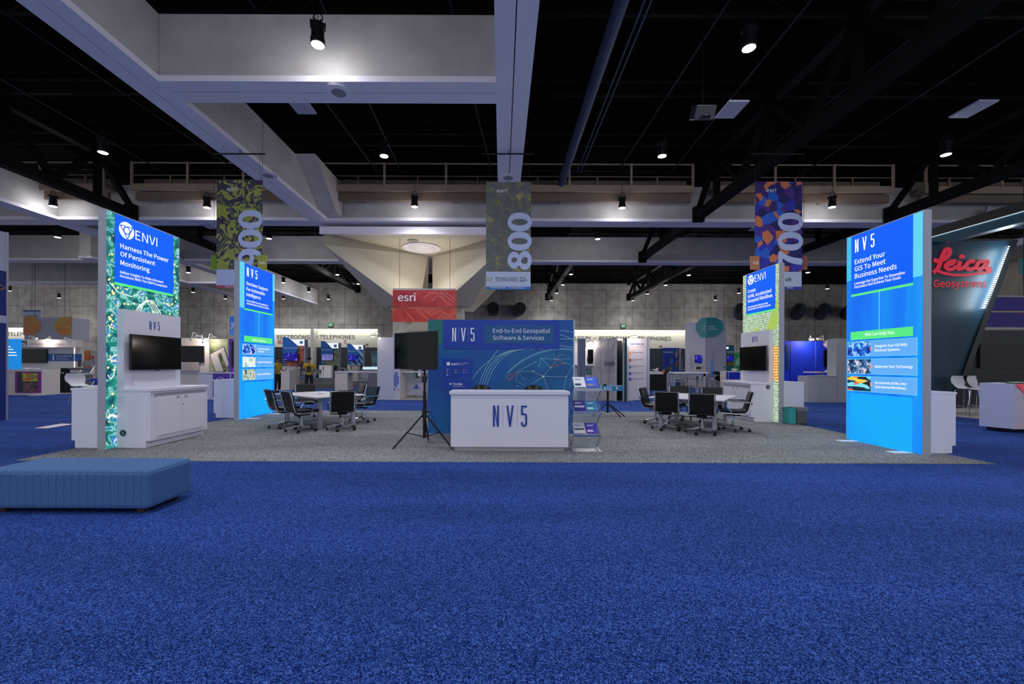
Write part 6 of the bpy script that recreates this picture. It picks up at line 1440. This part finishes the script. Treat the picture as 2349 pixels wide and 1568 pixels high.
for x, y0, x1, lb in ((1900, 849, 1908, 'low white box on the thin table in the royal blue booth'), (1907, 844.5, 1919, 'taller white box on the thin table in the royal blue booth')): bgface('white_box', lb, 'box', x, y0, x1, 852, 18.7, .2, WHITE2, 'box', False)
stool(1892, 855, 1.1, 0, 'grey stool back showing above the white counter, royal blue booth', 'grey shell stools', 19.5)

# ---------------- dark instrument booth at the right edge
DKT = mt('dark teal panel', '16394a', .5); DKB = mt('near black panel', '070c10', .4)
D10 = 13.4
f = bgface('booth_wall', 'dark slanted booth wall with large red script lettering', 'booth wall', 2128, 553, 2200, 950, D10, .2, None, 'x', True)
f.poly('panel', [(2110, 553.5), (2318, 551.5), (2192, 890), (2182, 950), (2110, 950)], DKT, -.25, 0)
f.poly('slanted_edge', [(2317, 551), (2331, 551), (2204, 890), (2168, 950), (2158, 950), (2192, 890)], mt('edge dark', '10161a', .35), -.35, .06)
LRED = mt('lettering red', 'e8364e', .45, emit=.55)
f.text('lettering', [('Geosystems', 2138, 658.5, 2258, 16, .03)], LRED, .03, ext=.02)
# script word drawn as strokes
mb = MB()
def stroke(pts, wpx, fr=f):
    P = [f.pt(*p) for p in pts]
    Q = []
    for i in range(len(P) - 1):     # catmull-rom
        p0 = P[max(i - 1, 0)]; p1 = P[i]; p2 = P[i + 1]; p3 = P[min(i + 2, len(P) - 1)]
        for s in range(5):
            t = s / 5; Q.append(tuple(.5 * ((2 * p1[k]) + (-p0[k] + p2[k]) * t + (2 * p0[k] - 5 * p1[k] + 4 * p2[k] - p3[k]) * t * t + (-p0[k] + 3 * p1[k] - 3 * p2[k] + p3[k]) * t ** 3) for k in (0, 1)))
    Q.append(P[-1]); mb.ribbon(FRONT, Q, wpx * D10 / F, .03, .02)
stroke([(2139, 597), (2150, 599), (2163, 595), (2172, 587), (2176, 577), (2172, 572), (2165, 575), (2158, 590), (2152, 608), (2146, 619), (2138, 625)], 9)
stroke([(2146, 620), (2160, 626), (2185, 631), (2215, 631), (2240, 628), (2272, 623)], 5.5)
stroke([(2168, 608), (2180, 606), (2187, 600), (2181, 599), (2171, 604), (2166, 611), (2172, 618), (2182, 617), (2192, 611)], 8)
stroke([(2200, 600), (2196, 610), (2196, 617), (2205, 615), (2213, 609)], 8.5)
a, b = f.pt(2203.5, 589); mb.disc(FRONT, a, b, 6.3 * D10 / F, 4.8 * D10 / F, .03, .05, 18)
stroke([(2232, 602), (2226, 599), (2217, 603), (2212, 612), (2219, 618), (2230, 616), (2238, 611)], 8.5)
stroke([(2258, 603), (2250, 599), (2240, 604), (2237, 613), (2244, 618), (2254, 611), (2263, 599), (2259, 612), (2262, 618), (2271, 615)], 8.5)
mb.build('script_lettering', LRED, f.T)
LEDM = mt('led dot', 'f2f8ff', .4, emit=14.0)
mb = MB()
for i in range(30):
    t = i / 29; x = 2313 + (2254 - 2313) * t; y = 566 + (706 - 566) * t; a, b = f.pt(x, y); mb.fbox(FRONT, a - .035, a + .035, b - .012, b + .012, .02, .05)
mb.build('led_strip', LEDM, f.T)
P_ = f.pt(2309, 570); Q_ = f.pt(2252, 708)
for i in range(10):
    t = (i + .5) / 10; L = bpy.data.lights.new('led_light', 'POINT'); L.energy = 7; L.color = (.75, .9, 1); L.shadow_soft_size = .1
    o = bpy.data.objects.new('led_light', L); COL.objects.link(o); o.parent = f.T; o.location = FRONT.p(P_[0] + (Q_[0] - P_[0]) * t - .16, P_[1] + (Q_[1] - P_[1]) * t, .26)
# overhead beam
A = W(2128, 548, 13.6); B = W(2349, 513, 11.2); an = math.atan2(B.y - A.y, B.x - A.x)
t = thing('overhead_beam', 'dark teal lit overhead beam rising to the right edge', 'beam', (A.x, A.y, A.z - .12), an); L_ = math.hypot(B.x - A.x, B.y - A.y) + 2.5
MB().box(-1, L_, 0, .35, .16, .42).build('upper_bar', DKB, t); MB().box(-1, L_, .03, .32, -.12, .14).build('lower_bar', mt('teal metal', '1f4d60', .35, .3), t); MB().box(-1, L_, 0, .34, .14, .16).build('light_line', mt('cool light line', 'cfe6f0', .4, emit=.8), t)
MB().box(-.2, .1, .05, .3, -A.z + .12 + .02, -.12).build('support', DKB, t); MB().box(L_ - .3, L_, .05, .3, -A.z + .12 + .02, -.12).build('support', DKB, t)
f = bgface('booth_wall', 'near black booth wall behind the white stools at the right edge', 'booth wall', 2140, 757, 2400, 952, 15.2, .15, DKB, 'panel', True)
tvf(f, 2248, 788, 2420, 844, 'wide black screen on the near black wall at the right edge')
f = bgface('hanging_banner', 'purple and blue upper banner strip at the right edge', 'banner', 2262, 682, 2400, 712, 16, .06, mt('indigo print', '28208a', .5, noise=(1.2, '6a1f8a', .5, .66)), 'board'); f.rect('top_rail', 2262, 677, 2400, 682, mt('steel bar', '9a9aa2', .4), -.05, .02); MB().cyl((.3, .02, .5), (.3, .02, CZ - f.zo), .01, n=4).build('hanging_wire', BLACKM, f.T)
f = bgface('hanging_banner', 'purple and blue lower banner strip at the right edge', 'banner', 2250, 717, 2400, 750, 16, .06, mt('indigo print', '28208a', .5), 'board'); f.rect('top_rail', 2256, 713, 2400, 717, mt('beige rail', 'a89a88', .5), -.05, .02); f.rect('bottom_rail', 2250, 751, 2400, 754, mt('warm white rail', 'd8ccb8', .5), -.05, .02)
MB().cyl((.3, .02, .4), (.3, .02, .62), .01, n=4).build('hanging_link', BLACKM, f.T)
f = bgface('hanging_sign', 'small teal sign cut off by the right edge', 'sign', 2341, 592, 2400, 627, 18, .06, mt('teal sign', '3f9a92', .5), 'board'); MB().cyl((.3, .02, .5), (.3, .02, CZ - f.zo), .01, n=4).build('hanging_wire', BLACKM, f.T)
rug('booth_platform', 'pale wood look floor of the dark booth at the right', [(13.0, 15.1), (13.9, 11.4), (14.2, 10.0), (19, 10.0), (19, 15.1)], mt('pale wood floor', 'b8b2ae', .4, noise=(6, 'a8a09c', .4, .6)), .03, 'floor covering')
WS2 = thing('shell_stool', 'white shell bar stool with chrome legs, right booth, left one', 'stool', (W(2217, 900, 12.9).x, 12.9, .031), -PI / 2 + PI + .1, 'white shell stools in the dark booth'); shell(WS2, .80, SHW, .5)
WS2.rotation_euler = (0, 0, PI / 2 * 3 + .15)
copy_tree(WS2, None, 'white shell bar stool half hidden behind the lilac counter, right booth', 'white shell stools in the dark booth', (W(2252, 900, 13.1).x, 13.1, .031), PI / 2 * 3 + .3)
DQ = DG(2310, 991)
cA = W(2246, 985, DG(2248, 985)); cB = W(2326, 990, DG(2326, 993)); cA.z = cB.z = 0
an = math.atan2(cB.y - cA.y, cB.x - cA.x); L_ = (cB - cA).length; hq = 1.08
t = thing('display_counter', 'white angular counter with a red corner graphic at the right edge', 'counter', (cA.x, cA.y, .031), an)
MB().box(0, L_, 0, .9, .06, hq).build('body', mt('lilac white', 'b9bcd8', .4), t); MB().box(.1, L_ - .05, .06, .8, 0, .06).build('plinth', DKB, t)
e = Vector((math.cos(-an), math.sin(-an)))
MB().hexa([(L_, 0, .06), (L_ + e.x * 1.2, e.y * 1.2, .06), (L_ + e.x * 1.2, 1.6, .06), (L_, .9, .06), (L_, 0, hq), (L_ + e.x * 1.2, e.y * 1.2, hq), (L_ + e.x * 1.2, 1.6, hq), (L_, .9, hq)]).build('body_wing', mt('warm lilac white', 'c0b4c0', .4), t)
MB().hexa([(L_ + .03, -.005, hq - .0), (L_ + e.x * .5, e.y * .5 - .006, hq - .5), (L_ + e.x * .5, e.y * .5 + .0, hq - .5), (L_ + .03, .0, hq), (L_ + .03, -.006, hq + .001), (L_ + e.x * .5, e.y * .5 - .006, hq + .001), (L_ + e.x * .5, e.y * .5, hq + .001), (L_ + .03, 0, hq + .001)]).build('red_graphic', mt('coral red print', 'e0505a', .5, emit=.2), t)
v = cA + Vector((1.15, .9, 0)); t = thing('white_instrument', 'white folded instrument display piece on the right counter', 'display', (cA.x + .82 * math.cos(an) - .42 * math.sin(an), cA.y + .82 * math.sin(an) + .42 * math.cos(an), hq + .03))
MB().obox((0, 0, .22), (.3, .2, .06), .2, 0, -.6).obox((.0, 0, .06), (.5, .25, .05), .1, .1, -.3).obox((-.1, 0, .38), (.16, .14, .12), .2, .3, .5).build('shell', WHITE, t); MB().obox((-.12, -.1, .2), (.06, .04, .3), 0, 0, .5).build('arm', BLACKP, t)
t = thing('display_screen', 'small lit tablet lying on the right counter', 'screen', (cA.x + .5 * math.cos(an) - .3 * math.sin(an), cA.y + .5 * math.sin(an) + .3 * math.cos(an), hq + .03)); MB().box(-.14, .14, -.09, .09, 0, .03).build('case', BLACKP, t); MB().box(-.13, .13, -.08, .08, .03, .034).build('screen', mt('pale lit tablet', 'd0f0e0', .4, emit=.8), t)

# ---------------- two people by the doors
def person(label, px, ptop, D, rz, hgt, pose):
    v = W(px, ptop, D); T = thing('person', label, 'person', (v.x, D, .009), rz)
    k = hgt / 1.78
    def skin(name, nodes, edges, m, sub=2):
        me = bpy.data.meshes.new(name); me.from_pydata([tuple(Vector(n[:3]) * k) for n in nodes], edges, []); me.materials.append(m)
        o = bpy.data.objects.new(name, me); COL.objects.link(o); o.parent = T
        s = o.modifiers.new('skin', 'SKIN'); s.use_smooth_shade = True
        for i, n in enumerate(nodes): me.skin_vertices[0].data[i].radius = (n[3] * k, (n[4] if len(n) > 4 else n[3]) * k)
        me.skin_vertices[0].data[0].use_root = True
        q = o.modifiers.new('sub', 'SUBSURF'); q.levels = 1; q.render_levels = sub
        return o
    hx_, hy_ = pose
    SK = mt('skin', '8a5f4c', .6); YL = mt('yellow shirt', 'b89a1c', .8); BK = mt('black trousers', '121318', .8)
    # pelvis root, x right, facing -y
    N = [(0, 0, .95, .10), (0, 0, 1.15, .12, .09), (0, 0, 1.38, .13, .09), (0, 0, 1.5, .05), (0, -.01, 1.58, .065), (0, -.015, 1.66, .082, .09), (0, -.01, 1.73, .06),
         (.19, 0, 1.41, .055), (.24, .02, 1.16, .042), (.20 + hx_, -.2, 1.02 + hy_, .032), (.19 + hx_, -.27, 1.0 + hy_, .03),
         (-.19, 0, 1.41, .055), (-.24, .02, 1.16, .042), (-.2 - hx_, -.2, 1.02 + hy_, .032), (-.19 - hx_, -.27, 1.0 + hy_, .03),
         (.1, 0, .88, .085), (.11, -.02, .5, .055), (.12, 0, .1, .038), (.12, -.14, .04, .035), (-.1, 0, .88, .085), (-.11, -.02, .5, .055), (-.12, 0, .1, .038), (-.12, -.14, .04, .035)]
    E = [(0, 1), (1, 2), (2, 3), (3, 4), (4, 5), (5, 6), (2, 7), (7, 8), (8, 9), (9, 10), (2, 11), (11, 12), (12, 13), (13, 14), (0, 15), (15, 16), (16, 17), (17, 18), (0, 19), (19, 20), (20, 21), (21, 22)]
    skin('body', N, E, SK)
    for s in (1, -1):
        hx2 = .19 + hx_
        hd = MB()
        for q in range(4): hd.cyl(Vector((s * hx2 + (q - 1.5) * .018, -.29, .995 + hy_)) * k, Vector((s * hx2 + (q - 1.5) * .02, -.35 + abs(q - 1.5) * .012, .97 + hy_)) * k, .009 * k, .007 * k, n=6)
        hd.cyl(Vector((s * hx2 - s * .03, -.27, 1.0 + hy_)) * k, Vector((s * hx2 - s * .055, -.31, .99 + hy_)) * k, .01 * k, .008 * k, n=6)
        hd.build('fingers', SK, T, smooth=True)
    skin('shirt', [(0, 0, .84, .15, .12), (0, 0, 1.15, .15, .115), (0, 0, 1.38, .15, .11), (0, 0, 1.47, .075), (.19, 0, 1.41, .075), (.235, .01, 1.2, .062), (-.19, 0, 1.41, .075), (-.235, .01, 1.2, .062)], [(0, 1), (1, 2), (2, 3), (2, 4), (4, 5), (2, 6), (6, 7)], YL)
    skin('trousers', [(0, 0, 1.0, .13, .105), (.1, 0, .85, .10), (.11, -.02, .5, .075), (.12, 0, .1, .065), (-.1, 0, .85, .10), (-.11, -.02, .5, .075), (-.12, 0, .1, .065)], [(0, 1), (1, 2), (2, 3), (0, 4), (4, 5), (5, 6)], BK)
    MB().lathe([(.085 * k, 1.66 * k), (.097 * k, 1.70 * k), (.09 * k, 1.75 * k), (.06 * k, 1.785 * k), (.01 * k, 1.79 * k)], (0, .012, 0), n=18).build('hair', mt('dark hair', '17120f', .8), T, smooth=True)
    for s in (1, -1):
        MB().cyl(Vector((s * .03, -.098, 1.672)) * k, Vector((s * .03, -.106, 1.672)) * k, .011 * k, n=8).build('eye', mt('eye dark', '15100e', .4), T)
        MB().obox(Vector((s * .088, 0, 1.66)) * k, (.018, .03, .055)).build('ear', SK, T, .006)
        MB().obox(Vector((s * .12, -.06, .04)) * k, (.1, .27, .08)).build('shoe', BLACKP, T, .02)
    MB().cyl(Vector((0, -.10, 1.665)) * k, Vector((0, -.122, 1.635)) * k, .008, .014, n=8).build('nose', SK, T)
    MB().obox(Vector((0, -.1, 1.612)) * k, (.045, .008, .01)).build('mouth', mt('lips', '6a3a34', .6), T)
    MB().obox(Vector((0, .13, 1.2)) * k, (.2, .012, .3)).build('back_print', BLACKP, T)
    return T
person('person in a yellow shirt standing by the doors left of the Telecommunications tower, turned left', 636.5, 817, 22.5, math.radians(70), 1.84, (.0, .1))
person('person in a yellow and black shirt seen from behind, right of the Telecommunications tower', 709, 817, 21.5, math.radians(200), 1.84, (.02, .12))
